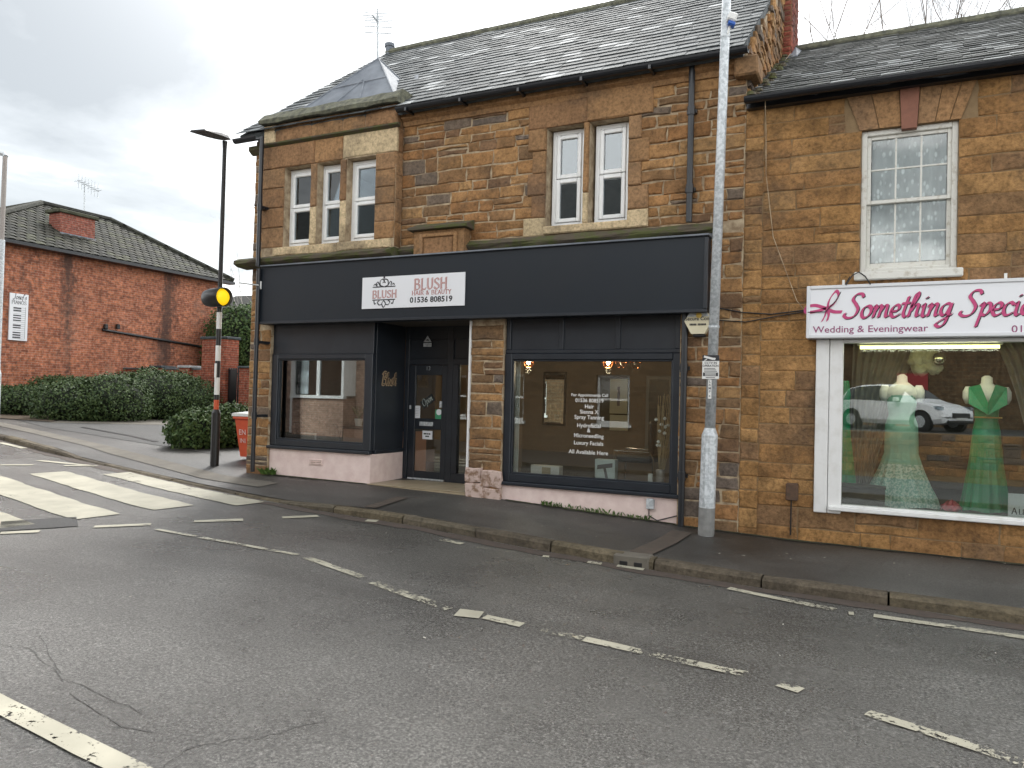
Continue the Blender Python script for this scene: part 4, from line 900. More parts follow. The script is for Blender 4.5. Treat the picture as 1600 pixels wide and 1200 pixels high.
cm = MB(); cm.tube([P(1224, 85, 2.7)+Vector((.1, 0, 0)), P(1222, 100, 2.2), P(1208, 128, 1.2), P(1197, 150, .2), Vector((-1.27, -.2, 5.0)), Vector((-1.28, -.02, 4.7)), Vector((-1.27, -.025, 4.2)), P(1208, 370, -.02), P(1245, 470, -.02), P(1258, 486, -.02), P(1262, 488, -.16)], .0045, 5); tag(cm.build('wall_cable', 'mortar'), 'pale thin cable running down from the chimney over slates and stone', 'cable')
cm = MB(); cm.tube([P(1116, 480, -.03), P(1160, 488, -.03), P(1205, 491, -.03), P(1262, 484, -.03)], .007, 5); cm.tube([P(1116, 500, -.03), P(1165, 503, -.03), P(1215, 494, -.03), P(1262, 486, -.03)], .006, 5); tag(cm.build('wall_cable', 'black'), 'two black cables sagging across the stone beside the lamp column', 'cable')
cm = MB(); pts = [P(1322, 445, -.2), P(1332, 430, -.12), P(1342, 425, -.10), P(1352, 432, -.14), P(1360, 444, -.2)]; cm.tube(pts, .007, 5); pts = [P(1262, 488, -.19), P(1290, 487, -.19), P(1306, 470, -.19), P(1328, 432, -.14)]; cm.tube(pts, .005, 5); tag(cm.build('sign_cable', 'black'), 'dark cable looping from the sash window sill over the bridal sign', 'cable')

# ================================================================== signs
def fs(Y): return lambda u, n, w: Vector((u, Y-n, w))
PINK = pm('magenta_print', (.50, .045, .17), None, rough=.4); PLUM = pm('plum_print', (.28, .06, .16), None, rough=.4); INK = pm('black_print', (.02, .02, .025), None, rough=.4); ROSE = pm('rose_outline_print', (.42, .17, .16), None, rough=.4); SHELL = pm('pale_rose_print', (.68, .50, .48), None, rough=.4)
bs = thing('shop_sign', 'long white sign box with pink script over the bridal window', 'sign', (1.2, -.1, 2.36))
sx0, sx1, sz0, sz1 = X0(1260, 490, -.18), 3.7, 2.365, 2.915
MB().box(sx0+.02, sx1-.02, -.175, -.002, sz0+.02, sz1-.02).build('sign_face', 'sign_white', bs)
e = MB()
for a, b, c, d in ((sx0, sx0+.035, sz0, sz1), (sx1-.035, sx1, sz0, sz1), (sx0+.035, sx1-.035, sz0, sz0+.035), (sx0+.035, sx1-.035, sz1-.035, sz1)): e.bbox(a, b, -.19, -.0, c, d, .005)
e.build('sign_frame', 'alu', bs)
for px in (1318, 1571): x = X0(px, 445, -.1); MB().box(x-.012, x+.012, -.12, -.1, sz1, sz1+.06).build('bracket', 'white', bs)
def SPX(px, py): return P(px, py, -.178)
sb = MB(); a = SPX(1318, 497); b = SPX(1486, 494)
F = fs(-.1765)
tmp = MB(); w1 = pen(tmp, 'Something', GL, 1.0, lambda u, n, w: Vector((u, 0, w)), slant=.22)
size = (b.x-a.x)/w1; size_z = size
def script_line(col, dx, dz, n0):
    mb = MB(); pen(mb, 'Something', GL, size, F, (.21, 38), .03, .22, n0, True, a.x+dx, a.z+dz); c = SPX(1499, 494)
    pen(mb, 'Special', GL, size, F, (.21, 38), .03, .22, n0, True, c.x+dx, c.z+dz); return mb.build('script_lettering', col, bs, fix=False)
script_line(INK, .008, -.008, .001); script_line(PINK, 0, 0, .004)
bow = MB(); q = SPX(1291, 482); s_ = .092
def bowp(pts): return [(x*1.0, z*1.0) for x, z in pts]
BOW = {'b': (1, [[(.1, 0), (.3, .9), (.9, 1.75), (1.15, 1.3), (.75, .5), (.05, .0)], [(0, .0), (-1.1, .35), (-2.0, .15), (-1.9, -.35), (-.9, -.25), (0, 0)], [(.0, 0), (.7, -.35), (1.5, -.4)], [(.05, 0), (-.1, -.7), (-.4, -1.35)], [(.05, 0), (.25, -.6), (.1, -1.3)]])}
pen(bow, 'b', BOW, s_*1.1, F, (.26, 60), .05, 0, .002, True, q.x, q.z); bow.build('bow_emblem', PINK, bs, fix=False)
t_ = MB(); p = SPX(1270, 520); w = type_text(MB(), 'Wedding & Eveningwear', 1.0, F); tw = (SPX(1450, 521).x-p.x)/w
type_text(t_, 'Wedding & Eveningwear', .098, F, p.x, p.z, .002, .004, sx=tw/.098); p = SPX(1580, 519.5); type_text(t_, '015', .098, F, p.x, p.z, .002, .004, sx=tw/.098); t_.build('print', PLUM, bs, fix=False)

ss = thing('shop_sign', 'white BLUSH hair and beauty name board on the dark fascia', 'sign', (-5.9, -.2, 2.86))
FS = FY-.004; cr = [P(x, y, FS) for x, y in ((566, 435), (727, 424.5), (727, 478), (567, 482.5))]
bx0, bx1, bz0, bz1 = (cr[0].x+cr[3].x)/2, (cr[1].x+cr[2].x)/2, (cr[2].z+cr[3].z)/2, (cr[0].z+cr[1].z)/2
MB().bbox(bx0, bx1, FS-.012, FS-.0, bz0, bz1, .002).build('board', 'sign_white', ss); Fb = fs(FS-.0125)
def bu(u, v): return (lerp(bx0, bx1, u), lerp(bz0, bz1, v))     # board fractions from the crop of the sign
W_, H_ = bx1-bx0, bz1-bz0
def caps(text, u0, u1, v0, v1, mat, nib, hair, n0):
    x, z = bu(u0, v0); w = pen(MB(), text, CAP, 1.0, Fb, smooth=False, track=.06); h = (v1-v0)*H_; sxx = (u1-u0)*W_/(w*h)
    mb = MB(); pen(mb, text, CAP, h, lambda uu, n, ww: Fb(x+(uu-x)*sxx, n, ww), nib, hair, .0, n0, False, x, z, .06); mb.build('lettering', mat, ss, fix=False)
for t, u0, u1, v0, v1 in (('BLUSH', .525, .845, .54, .86), ('BLUSH', .11, .36, .33, .56)):
    caps(t, u0, u1, v0, v1, ROSE, (.10, 20), .055, .001); caps(t, u0, u1, v0, v1, SHELL, (.04, 20), .016, .004)
caps('HAIR & BEAUTY', .505, .88, .375, .50, ROSE, (.08, 20), .05, .001)
t_ = MB(); x, z = bu(.485, .145); w = type_text(MB(), '01536 808519', 1.0, Fb); type_text(t_, '01536 808519', .165*H_/.7, Fb, x, z, .001, .028, sx=(.40*W_)/(w*.165*H_/.7)); t_.build('print', INK, ss, fix=False)
sc = MB(); FLO = {'t': (1, [[(-2.2, 0), (2.2, 0)], [(-.05, 0), (-.7, .25), (-.75, .9), (-.25, 1.15), (0, .8), (-.3, .6)], [(.05, 0), (.7, .25), (.75, .9), (.25, 1.15), (0, .8), (.3, .6)], [(-.1, 1.25), (0, 1.75), (.1, 1.25), (0, 1.1)], [(-.75, .15), (-1.2, .75), (-1.5, .5), (-1.25, .3)], [(.75, .15), (1.2, .75), (1.5, .5), (1.25, .3)], [(-1.3, .1), (-1.8, .45), (-2.0, .2)], [(1.3, .1), (1.8, .45), (2.0, .2)]]),
 'b': (1, [[(-2.2, 0), (2.2, 0)], [(0, -.1), (-.35, -.6), (0, -1.15), (.35, -.6), (0, -.1)], [(-.3, -.7), (-.9, -.75), (-1.2, -.3), (-.8, -.15)], [(.3, -.7), (.9, -.75), (1.2, -.3), (.8, -.15)], [(-1.9, -.1), (-1.75, -.6), (-1.45, -.5)], [(1.9, -.1), (1.75, -.6), (1.45, -.5)]])}
for ch_, v in (('t', .68), ('b', .27)): x, z = bu(.225, v); pen(sc, ch_, FLO, W_*.055, lambda uu, n, ww: Fb(x+(uu-x)*.95, n, ww), (.10, 40), .045, 0, .001, True, x, z)
sc.build('scroll_emblem', INK, ss, fix=False)

bl_ = thing('name_sign', 'small wooden cut-out script sign on the dark doorway panel', 'sign', (Lx1+.02, .4, 1.9))
c0_ = P(609, 586, .4)                                     # on the side panel, which faces the doorway
yy0, yy1 = .26, .62
def sp(u, n, w): return Vector((Lx1+.004+n, u, w))
wb = MB(); w = pen(MB(), 'Blush', GL, 1.0, sp, slant=.2); sz = (yy1-yy0)/w
zc = P(609, 594, .42).z
pen(wb, 'Blush', GL, sz, sp, (.26, 40), .12, .12, .002, True, yy0, zc-.07); wb.build('backing', pm('pale_birch_ply', (.60, .44, .27), None, rough=.6), bl_, fix=False)
wb = MB(); pen(wb, 'Blush', GL, sz, sp, (.13, 40), .025, .12, .008, True, yy0, zc-.07); wb.build('lettering', pm('dark_brown_letters', (.05, .025, .015), None, rough=.5), bl_, fix=False)
op = thing('open_sign', 'small tilted black Open tag hanging inside the salon door glass', 'sign', (DX(668, 627), DY+.03, DZ(668, 634)))
oc = P(668, 627, DY+.035); T = Matrix.Translation((oc.x, DY+.04, oc.z)) @ Matrix.Rotation(R_(-33), 4, 'Y')
MB().box(-.12, .12, -.004, .004, -.06, .06, T=T).build('tag', 'black', op)
ob = MB(); pen(ob, 'Open', GL, .052, lambda u, n, w: T @ Vector((u, -.0055-n, w)), (.14, 40), .05, .2, 0, True, -.10, -.03); ob.build('lettering', 'white', op, fix=False)

al = thing('alarm_box', 'cream hexagonal burglar alarm box under the end of the dark fascia', 'alarm', (-1.98, -.03, 2.3))
ac = P(1092, 505, -.06); hexa = [(-.155, .02), (-.085, .135), (.09, .135), (.155, .02), (.075, -.125), (-.075, -.125)]
MB().prism([Vector((ac.x+x, -.11, ac.z+z)) for x, z in hexa], Vector((0, .11, 0))).build('cover', pm('cream_plastic', (.72, .66, .47), None, rough=.45), al)
MB().prism([Vector((ac.x-.085, -.113, ac.z+.128)), Vector((ac.x+.09, -.113, ac.z+.128)), Vector((ac.x+.125, -.113, ac.z+.07)), Vector((ac.x-.122, -.113, ac.z+.07))], Vector((0, .003, 0))).build('printed_band', 'galv', al)
sm = MB(); sm.lathe([(.033, 0), (.03, .004)], n=16, T=Matrix.Translation((ac.x+.01, -.1135, ac.z+.085)) @ Matrix.Rotation(R_(90), 4, 'X')); sm.build('emblem', pm('gold_print', (.7, .48, .1), None, rough=.5), al)
t_ = MB(); type_text(t_, 'Secura Com', .058, fs(-.1135), ac.x, ac.z+.028, .002, .012, 'CENTER'); [t_.quad(*[fs(-.1135)(ac.x+u, .002, ac.z+w) for u, w in ((u0, -.03), (u0+.012, -.03), (u0+.012, -.008), (u0, -.008))]) for u0 in (-.092, -.076, -.06, -.044, -.028, .0, .016, .032, .048, .064, .08)]; t_.build('print', INK, al, fix=False)
MB().bbox(ac.x-.06, ac.x+.07, -.09, -.01, ac.z-.155, ac.z-.126, .006).build('sounder_base', 'blackpl', al)

# ================================================================== lamp column, camera, notices
LCX, LCY = G(1103, 836).x, G(1103, 836).y; lz = pz(LCX, LCY); lean = Vector((.019, -.004, 1)).normalized()
lamp = thing('lamp_column', 'tall galvanised lamp column on the pavement beside the salon drainpipe', 'lamp post', (LCX, LCY, lz))
def lc(h, dx=0, dy=0): return Vector((LCX+dx, LCY+dy, lz))+lean*h
shd = MB().tube([lc(-.1), lc(1.08), lc(1.16)], [.086, .086, .058], 18); shd.build('base_section', 'galv', lamp, smooth=False)
MB().tube([lc(1.15), lc(7.6)], [.057, .045], 16).build('shaft', 'galv', lamp, smooth=True)
MB().box(-.05, .05, -.0895, -.084, .35, 1.0, T=Matrix.Translation(lc(0)) @ Matrix.Rotation(R_(28), 4, 'Z')).build('access_door', 'galv', lamp)
MB().tube([lc(.0), lc(.30)], [.0875, .0872], 18).build('dirty_foot', pm('dirty_steel', (.16, .16, .155), (.25, .25, .24), 8, .7), lamp)
MB().tube([lc(7.6), lc(7.75, -.2), lc(7.8, -.9)], [.045, .04, .035], 10).build('arm', 'galv', lamp); MB().bbox(LCX-.95+.12, LCX-.35+.12, LCY-.12, LCY+.06, lz+7.72, lz+7.82, .03).build('lantern', 'galv', lamp)
bd = MB()
for h in (2.26, 5.42): bd.tube([lc(h-.012), lc(h+.012)], .060 if h < 3 else .053, 16)
bd.build('strap', 'galv', lamp)
cc = thing('security_camera', 'small white and blue security camera strapped high on the lamp column', 'camera', tuple(lc(5.45, .1, -.05)))
k = P(1143, 30, LCY-.06); T = Matrix.Translation(k) @ Matrix.Rotation(R_(20), 4, 'Z') @ Matrix.Rotation(R_(22), 4, 'Y')
MB().bbox(-.05, .05, -.05, .05, -.03, .06, .015, T=T).build('housing', 'white', cc); MB().bbox(-.02, .06, -.045, .045, -.075, -.03, .012, T=T).build('lens_cover', pm('blue_plastic', (.02, .10, .42), None, rough=.4), cc)
MB().tube([lc(5.42, .03, -.03), k], .012, 6).build('bracket', 'white', cc)
cs = thing('notice_sign', 'black and white CCTV notice strapped to the lamp column', 'sign', tuple(lc(1.85, 0, -.08)))
CY = LCY-.072; ca, cb = P(1097, 592, CY), P(1124, 555, CY); FC = fs(CY-.003)
MB().bbox(ca.x, cb.x, CY-.003, CY, ca.z, cb.z, .001).build('plate', 'white', cs); hgt = cb.z-ca.z; wid = cb.x-ca.x; cmx = (ca.x+cb.x)/2
bk = MB(); bk2 = MB(); bk.quad(FC(ca.x, .001, cb.z-hgt*.24), FC(cb.x, .001, cb.z-hgt*.24), FC(cb.x, .001, cb.z), FC(ca.x, .001, cb.z)); bk2.quad(FC(ca.x+.01, .001, ca.z+hgt*.12), FC(cb.x-.01, .001, ca.z+hgt*.12), FC(cb.x-.01, .001, ca.z+hgt*.27), FC(ca.x+.01, .001, ca.z+hgt*.27)); bk.build('black_band', INK, cs, fix=False); bk2.build('black_band', INK, cs, fix=False)
t_ = MB(); type_text(t_, 'CCTV IN', hgt*.13, FC, cmx, ca.z+hgt*.63, .001, .02, 'CENTER'); type_text(t_, 'OPERATION', hgt*.13, FC, cmx, ca.z+hgt*.51, .001, .02, 'CENTER', .92)
for i in range(3): t_.quad(FC(ca.x+.02, .001, ca.z+hgt*(.31+.06*i)), FC(cb.x-.02-.01*i, .001, ca.z+hgt*(.31+.06*i)), FC(cb.x-.02-.01*i, .001, ca.z+hgt*(.335+.06*i)), FC(ca.x+.02, .001, ca.z+hgt*(.335+.06*i)))
t_.quad(FC(ca.x+.04, .001, ca.z+hgt*.045), FC(cb.x-.04, .001, ca.z+hgt*.045), FC(cb.x-.04, .001, ca.z+hgt*.07), FC(ca.x+.04, .001, ca.z+hgt*.07)); t_.build('print', INK, cs, fix=False)
cam_i = MB(); u, v = cmx-.015, cb.z-hgt*.12
cam_i.add([FC(u-.055, .0016, v+.028), FC(u+.05, .0016, v+.0), FC(u+.042, .0016, v-.022), FC(u-.06, .0016, v+.006)], [(0, 1, 2, 3)]); cam_i.add([FC(u+.045, .0018, v+.004), FC(u+.07, .0018, v-.0), FC(u+.06, .0018, v-.022), FC(u+.04, .0018, v-.018)], [(0, 1, 2, 3)]); cam_i.add([FC(u-.055, .0016, v-.022), FC(u-.02, .0016, v-.002), FC(u-.028, .0016, v-.02), FC(u-.05, .0016, v-.03)], [(0, 1, 2, 3)])
for i in range(2): cam_i.quad(FC(ca.x+.03, .0018, ca.z+hgt*(.15+.055*i)), FC(cb.x-.03, .0018, ca.z+hgt*(.15+.055*i)), FC(cb.x-.03, .0018, ca.z+hgt*(.18+.055*i)), FC(ca.x+.03, .0018, ca.z+hgt*(.18+.055*i)))
cam_i.build('white_print', 'white', cs, fix=False)
lp = thing('number_plate', 'narrow white LAMP strip label below the CCTV notice', 'sign', tuple(lc(1.5, 0, -.07)))
la, lb = P(1106, 623, CY), P(1112, 593, CY); MB().box(la.x, lb.x, CY-.002, CY+.001, la.z, lb.z).build('strip', 'white', lp)
t_ = MB(); zc = lb.z-.035
for i, c in enumerate('LAMP'): type_text(t_, c, .036, fs(CY-.0025), (la.x+lb.x)/2, zc-.036*i, .0005, .01, 'CENTER')
t_.lathe([(.006, 0), (.006, .001)], n=8, T=Matrix.Translation(((la.x+lb.x)/2, CY-.0025, la.z+.03)) @ Matrix.Rotation(R_(90), 4, 'X')); t_.build('print', INK, lp, fix=False)
# small boxes on the walls
ub = thing('meter_box', 'small grey plastic box with a cable on the pink stall riser', 'utility box', (X0(1018, 788), .02, .5)); q = P(1017, 787, .02)
MB().bbox(q.x-.045, q.x+.045, -.03, .03, q.z-.06, q.z+.06, .008).build('box', 'galv', ub); MB().tube([(q.x-.02, .02, q.z-.06), (q.x-.02, .015, q.z-.14), (q.x+.08, .015, q.z-.19), P(1058, 806, .0)], .007, 6).build('cable', 'black', ub)
vb = thing('wall_spout', 'rusty brown box spout set in the foot of the bridal shop wall', 'vent', (X0(1238, 770), -.02, .7)); q = P(1238, 768, -.03)
MB().bbox(q.x-.06, q.x+.06, -.11, .0, q.z-.09, q.z+.09, .008).build('box', pm('rusty_iron', (.07, .045, .03), (.11, .06, .035), 20, .8, .3), vb); MB().tube([(q.x-.01, -.025, q.z-.09), (q.x-.012, -.025, .26)], .008, 6).build('stem', 'black', vb)
pb = P(1080, 345, -.05)
dr = thing('kerb_drain', 'small concrete drain outlet with two openings set in the kerb', 'drain', tuple(G(990, 872))); q = G(992, 872, -.03)
MB().bbox(q.x-.17, q.x+.17, yk(q.x)-.03, yk(q.x)+.16, gz(q.x, -1.8)-.13, gz(q.x, -1.8)+.016, .012).build('block', 'concrete', dr)
for s in (-.07, .07): MB().bbox(q.x+s-.045, q.x+s+.045, yk(q.x)-.034, yk(q.x)+.0, gz(q.x, -1.8)-.10, gz(q.x, -1.8)-.035, .01).build('opening', 'black', dr)
g0 = [gp(1000, 866), gp(1040, 848), gp(1066, 832)]; o = ribbon('drain_cover', g0, .22, pz, pm('rusty_drain_channel', (.065, .052, .042), (.09, .068, .052), 12, .8), None, .012); tag(o, 'rusty drain channel strip crossing the pavement to the kerb', 'drain')
g0 = [gp(578, 794), gp(630, 778)]; o = ribbon('drain_cover', g0, .16, pz, bpy.data.materials['rusty_drain_channel'], None, .012); tag(o, 'brown drain strip across the pavement by the salon doorway', 'drain')

# ================================================================== crossing beacon with street light
bp = G(335, 727); BXp, BYp = bp.x, bp.y; bz = pz(BXp, BYp)
bea = thing('crossing_beacon', 'black and white banded crossing beacon post with amber globe and street light', 'beacon', (BXp, BYp, bz))
def bzz(py): return P(345, py, BYp).z
MB().tube([(BXp, BYp, bz-.1), (BXp, BYp, bzz(645)), (BXp, BYp, bzz(640))], [.068, .068, .045], 16).build('base_section', 'black', bea)
bands = [(640, 625, 'red'), (625, 617, 'black'), (617, 590, 'white'), (590, 564, 'black'), (564, 540, 'white'), (540, 514, 'black'), (514, 488, 'white'), (488, 470, 'black')]
for a, b, m in bands: MB().tube([(BXp, BYp, bzz(a)), (BXp, BYp, bzz(b))], .040, 14).build('post_band', m, bea)
MB().tube([(BXp, BYp, bzz(470)), (BXp, BYp, bzz(235)), (BXp, BYp, bzz(222))], [.036, .033, .042], 12).build('upper_post', 'black', bea)
MB().box(BXp-.02, BXp+.022, BYp-.046, BYp-.036, bzz(590), bzz(568)).build('sticker', 'white', bea)
ax_ = Matrix.Translation((BXp+.02, BYp-.09, bzz(466))) @ Matrix.Rotation(R_(-9), 4, 'Z') @ Matrix.Rotation(R_(90), 4, 'Y')
MB().lathe([(.02, -.30), (.09, -.285), (.135, -.22), (.15, -.12), (.152, .22), (.145, .22), (.14, .12), (.0, .118)], n=24, T=ax_).build('shroud', 'black', bea, smooth=True)
MB().lathe([(.137, .12), (.134, .15), (.105, .20), (.06, .225), (.01, .235)], n=24, T=ax_).build('amber_globe', 'amber', bea, smooth=True)
e0, e1 = Vector((BXp, BYp, bzz(222))), P(309, 208, -.42); d = (e1-e0); d.normalize(); sd = d.cross(Vector((0, 0, 1))).normalized(); un = sd.cross(d)
hd = MB(); L = (e1-e0).length
for t, w, h in ((-.06, .07, .03), (.05, .12, .05), (.25, .15, .05), (L, .15, .025)):
    c = e0+d*t+Vector((0, 0, .03)); hd.v += [tuple(c-sd*w-un*.0), tuple(c+sd*w-un*.0), tuple(c+sd*w*.8+un*h), tuple(c-sd*w*.8+un*h)]
hd.f = [(i*4+j, i*4+(j+1) % 4, (i+1)*4+(j+1) % 4, (i+1)*4+j) for i in range(3) for j in range(4)]+[(3, 2, 1, 0), (12, 13, 14, 15)]; hd.m = [0]*len(hd.f)
hd.build('lantern', 'blackpl', bea)
br_ = thing('sign_bracket', 'thin white rod with end plate projecting from the dark fascia end', 'bracket', (fa, FY, 3.2)); q = P(407, 446, FY); q2 = P(374, 442, FY-.45)
MB().tube([q, q2], .012, 6).build('rod', 'white', br_); MB().bbox(q.x-.03, q.x+.03, FY-.03, FY-.002, q.z-.06, q.z+.06, .005).build('end_plate', 'white', br_)
fp = CAM+ray(8, 245)*17.5; gzp = gz(fp.x, fp.y)
lp2 = thing('lamp_column', 'slim grey lamp column standing by the piano shop wall', 'lamp post', (fp.x-.05, fp.y, gzp))
MB().tube([(fp.x-.03, fp.y, gzp-.1), (fp.x-.02, fp.y, gzp+1.2), (fp.x-.02, fp.y, gzp+1.3), (fp.x-.01, fp.y, fp.z-1.9)], [.10, .10, .075, .068], 14).build('shaft', 'galv', lp2)
MB().tube([(fp.x-.01, fp.y, fp.z-1.9), (fp.x, fp.y, fp.z)], [.052, .05], 12).build('upper_shaft', pm('buff_steel', (.30, .27, .25), None, rough=.6), lp2)
MB().tube([(fp.x+.02, fp.y, fp.z+.0), (fp.x-.05, fp.y, fp.z+.07), (fp.x-.7, fp.y-.5, fp.z+.16)], [.055, .05, .04], 10).build('arm', 'galv', lp2)
MB().bbox(fp.x-1.15, fp.x-.65, fp.y-.75, fp.y-.45, fp.z+.1, fp.z+.2, .03).build('lantern', 'galv', lp2)

# ================================================================== red brick house with the piano sign
HX, HY0, HY1 = -23.75, 3.6, 13.25; HE = 6.05
def PXp(px, py, X): d = ray(px, py); return CAM+d*((X-CAM.x)/d.x)
hs_ = thing('brick_house', 'red brick house with hipped tiled roof, soot stains and a piano sign', 'house', (-27.5, 8.5, .8))
hw = MB().box(-31.2, HX, HY0, HY1, -.3, HE); hwall = hw.build('wall', 'brick_y', hs_)
ra, rb, rz_h = Vector((-27.5, 8.3, 8.2)), Vector((-27.5, 11.0, 8.2)), 8.2
o_ = .28; c_ = [Vector((HX+o_, HY0-o_, HE-.05)), Vector((HX+o_, HY1+o_, HE-.05)), Vector((-31.2-o_, HY1+o_, HE-.05)), Vector((-31.2-o_, HY0-o_, HE-.05))]
hroof = MB().add([*c_, ra, rb], [(0, 1, 5, 4), (1, 2, 5), (2, 3, 4, 5), (3, 0, 4), (3, 2, 1, 0)]).build('roof', 'slate_old', hs_)
TILE = slate_mat('dark_concrete_tile', [(.03, .03, .026), (.04, .04, .033), (.05, .048, .038), (.034, .035, .027), (.06, .062, .04)])
def tile_face(p0, p1, q0, q1, tw, ex, rg_, limit):
    """tiles on the trapezoid eave p0-p1, top q0-q1"""
    L = ((q0+q1)/2-(p0+p1)/2).length; rows = int(L/ex); its = []; nr = (p1-p0).cross(q0-p0).normalized()
    if nr.z < 0: nr = -nr
    for r in range(rows):
        a, b = p0.lerp(q0, r/rows), p1.lerp(q1, r/rows); a2, b2 = p0.lerp(q0, min(1, (r+1.3)/rows)), p1.lerp(q1, min(1, (r+1.3)/rows)); u = (b-a).normalized(); n_ = int((b-a).length/tw)
        up_ = ((q0+q1)/2-(p0+p1)/2).normalized()
        for i in range(n_):
            s = a+u*(i*tw+(tw/2 if r % 2 else 0)); th = rg_.uniform(-.004, .004); vs = []
            for du, hh in ((.0, .03), (.3, .055), (.7, .055), (tw/tw*.98, .03)): vs.append(s+u*du*tw+nr*(hh+th))
            for du, hh in ((.0, .008), (.3, .03), (.7, .03), (.98, .008)): vs.append(s+u*du*tw+nr*hh+up_*ex*1.25)
            vs += [v-nr*.02 for v in vs[:4]]
            its.append(vs)
    its.sort(key=lambda v: -px_area(v[0], tw, ex)); rest = MB(); F_ = [(0, 1, 5, 4), (1, 2, 6, 5), (2, 3, 7, 6), (8, 9, 1, 0), (9, 10, 2, 1), (10, 11, 3, 2)]
    for i, v in enumerate(its):
        if i < limit: MB().add(v, F_).build('tile', TILE, hroof, fix=False)
        else: rest.add(v, F_)
    rest.build('tiles_joined', TILE, hroof, fix=False, kind='stuff')
tile_face(c_[0], c_[1], ra, rb, .30, .27, random.Random(6), 300); tile_face(c_[1], c_[2], rb, rb+Vector((0, .01, 0)), .30, .27, random.Random(7), 0)
hp = MB()
for a, b in ((c_[0], ra), (ra, rb), (rb, c_[1]), (rb, c_[2]), (ra, c_[3])): hp.tube([a+Vector((0, 0, .06)), b+Vector((0, 0, .06))], .11, 7)
hp.build('hip_tiles', TILE, hroof)
MB().box(HX+.05, HX+o_+.1, HY0-.3, HY1+.3, HE-.16, HE-.06).build('gutter', 'gutter', hs_)
ck = PXp(118, 378, -25.0); chb = MB().box(-25.5, -24.9, ck.y-.62, ck.y+.62, HE+.2, PXp(118, 338, -25.0).z); chm = chb.build('chimney', brick_mat('stack_brick', (.24, .075, .05), (.19, .06, .045), (.22, .17, .14), 1.0, 'YZ', False), hs_)
MB().bbox(-25.6, -24.82, ck.y-.72, ck.y+.72, PXp(118, 338, -25).z, PXp(118, 338, -25).z+.12, .02).build('chimney_cap', TILE, chm); MB().box(-24.9, -24.86, ck.y-.65, ck.y+.65, HE+.3, HE+.78).build('chimney_flashing', 'lead', chm)
MB().tube([PXp(160, 515, HX+.05), PXp(340, 546, HX+.05)], .045, 6).build('wall_pipe', 'black', hs_)
for px in (164, 183): q = PXp(px, 512, HX+.04); MB().bbox(q.x-.02, q.x+.1, q.y-.06, q.y+.06, q.z-.05, q.z+.12, .02).build('pipe_bracket', 'black', hs_)
ps = thing('shop_sign', 'tall white piano shop sign with a keyboard on the red brick wall', 'sign', (HX, 5.4, 3.0))
pa, pb_ = PXp(11.5, 531, HX), PXp(43.5, 461, HX); y0_, y1_ = min(pa.y, pb_.y), max(pa.y, pb_.y); z0_, z1_ = pa.z, pb_.z
MB().bbox(HX+.002, HX+.05, y0_, y1_, z0_, z1_, .006).build('board', 'sign_white', ps)
def fp_(u, n, w): return Vector((HX+.052+n, u, w))
pw, ph = y1_-y0_, z1_-z0_; kb = MB()
for i in range(13):
    if i in (3, 6, 10): continue
    zz_ = z0_+ph*(.05+.052*i); kb.quad(fp_(y0_+pw*.2, .001, zz_), fp_(y0_+pw*.62, .001, zz_), fp_(y0_+pw*.62, .001, zz_+ph*.026), fp_(y0_+pw*.2, .001, zz_+ph*.026))
for i in range(16): zz_ = z0_+ph*(.04+.044*i); kb.quad(fp_(y0_+pw*.2, .0006, zz_), fp_(y0_+pw*.84, .0006, zz_), fp_(y0_+pw*.84, .0006, zz_+ph*.004), fp_(y0_+pw*.2, .0006, zz_+ph*.004))
kb.quad(fp_(y0_+pw*.84, .0006, z0_+ph*.04), fp_(y0_+pw*.855, .0006, z0_+ph*.04), fp_(y0_+pw*.855, .0006, z0_+ph*.72), fp_(y0_+pw*.84, .0006, z0_+ph*.72)); kb.build('keyboard_print', INK, ps, fix=False)
t_ = MB(); w = pen(MB(), "Josef's", GL, 1, fp_); pen(t_, "Josef's", GL, pw*.7/w, fp_, (.16, 40), .04, .15, .001, True, y0_+pw*.18, z0_+ph*.88)
w = pen(MB(), 'PIANOS', CAP, 1, fp_, smooth=False); pen(t_, 'PIANOS', CAP, pw*.8/w, fp_, (.07, 15), .03, 0, .001, False, y0_+pw*.1, z0_+ph*.775); t_.build('lettering', INK, ps, fix=False)
# garden wall with piers and a black gate
gw_ = thing('garden_wall', 'low red brick garden wall with capped piers beside the brick house', 'wall', (-20.8, 9, .7))
wy = 9.0; A = P(226, 575, wy); B = P(318, 578, wy); gb0 = gz(-21, 3)
MB().box(HX+.02, B.x, wy, wy+.22, gb0-.2, B.z).build('wall', 'brick_x', gw_); MB().bbox(HX+.02, B.x, wy-.03, wy+.25, B.z, B.z+.06, .01).build('coping', 'slate', gw_)
for pxa, pxb, pyt in ((316, 354, 529), (280, 296, 574), (236, 252, 574)):
    a, b = P(pxa, pyt, wy-.12), P(pxb, pyt, wy-.12); MB().box(a.x, b.x, wy-.12, wy+.4, gb0-.2, a.z-.02).build('pier', 'brick_x', gw_); MB().bbox(a.x-.05, b.x+.05, wy-.17, wy+.45, a.z-.02, a.z+.06, .015).build('pier_cap', 'slate', gw_)
a, b = P(374, 575, wy-.1), P(392, 575, wy-.1); MB().box(a.x, b.x+.6, wy-.1, wy+.4, gb0-.2, a.z).build('pier', 'brick_x', gw_); MB().bbox(a.x-.05, b.x+.6, wy-.15, wy+.4, a.z, a.z+.06, .015).build('pier_cap', 'slate', gw_)
ga_ = thing('metal_gate', 'black vertical bar gate between the red brick piers', 'gate', (-18.6, 9, .8)); x0_, x1_ = P(357, 580, wy).x, P(375, 580, wy).x
for i in range(6): x = lerp(x0_, x1_, i/5); MB().box(x-.02, x+.02, wy+.02, wy+.06, gb0, P(365, 575, wy).z).build('bar', 'black', ga_)
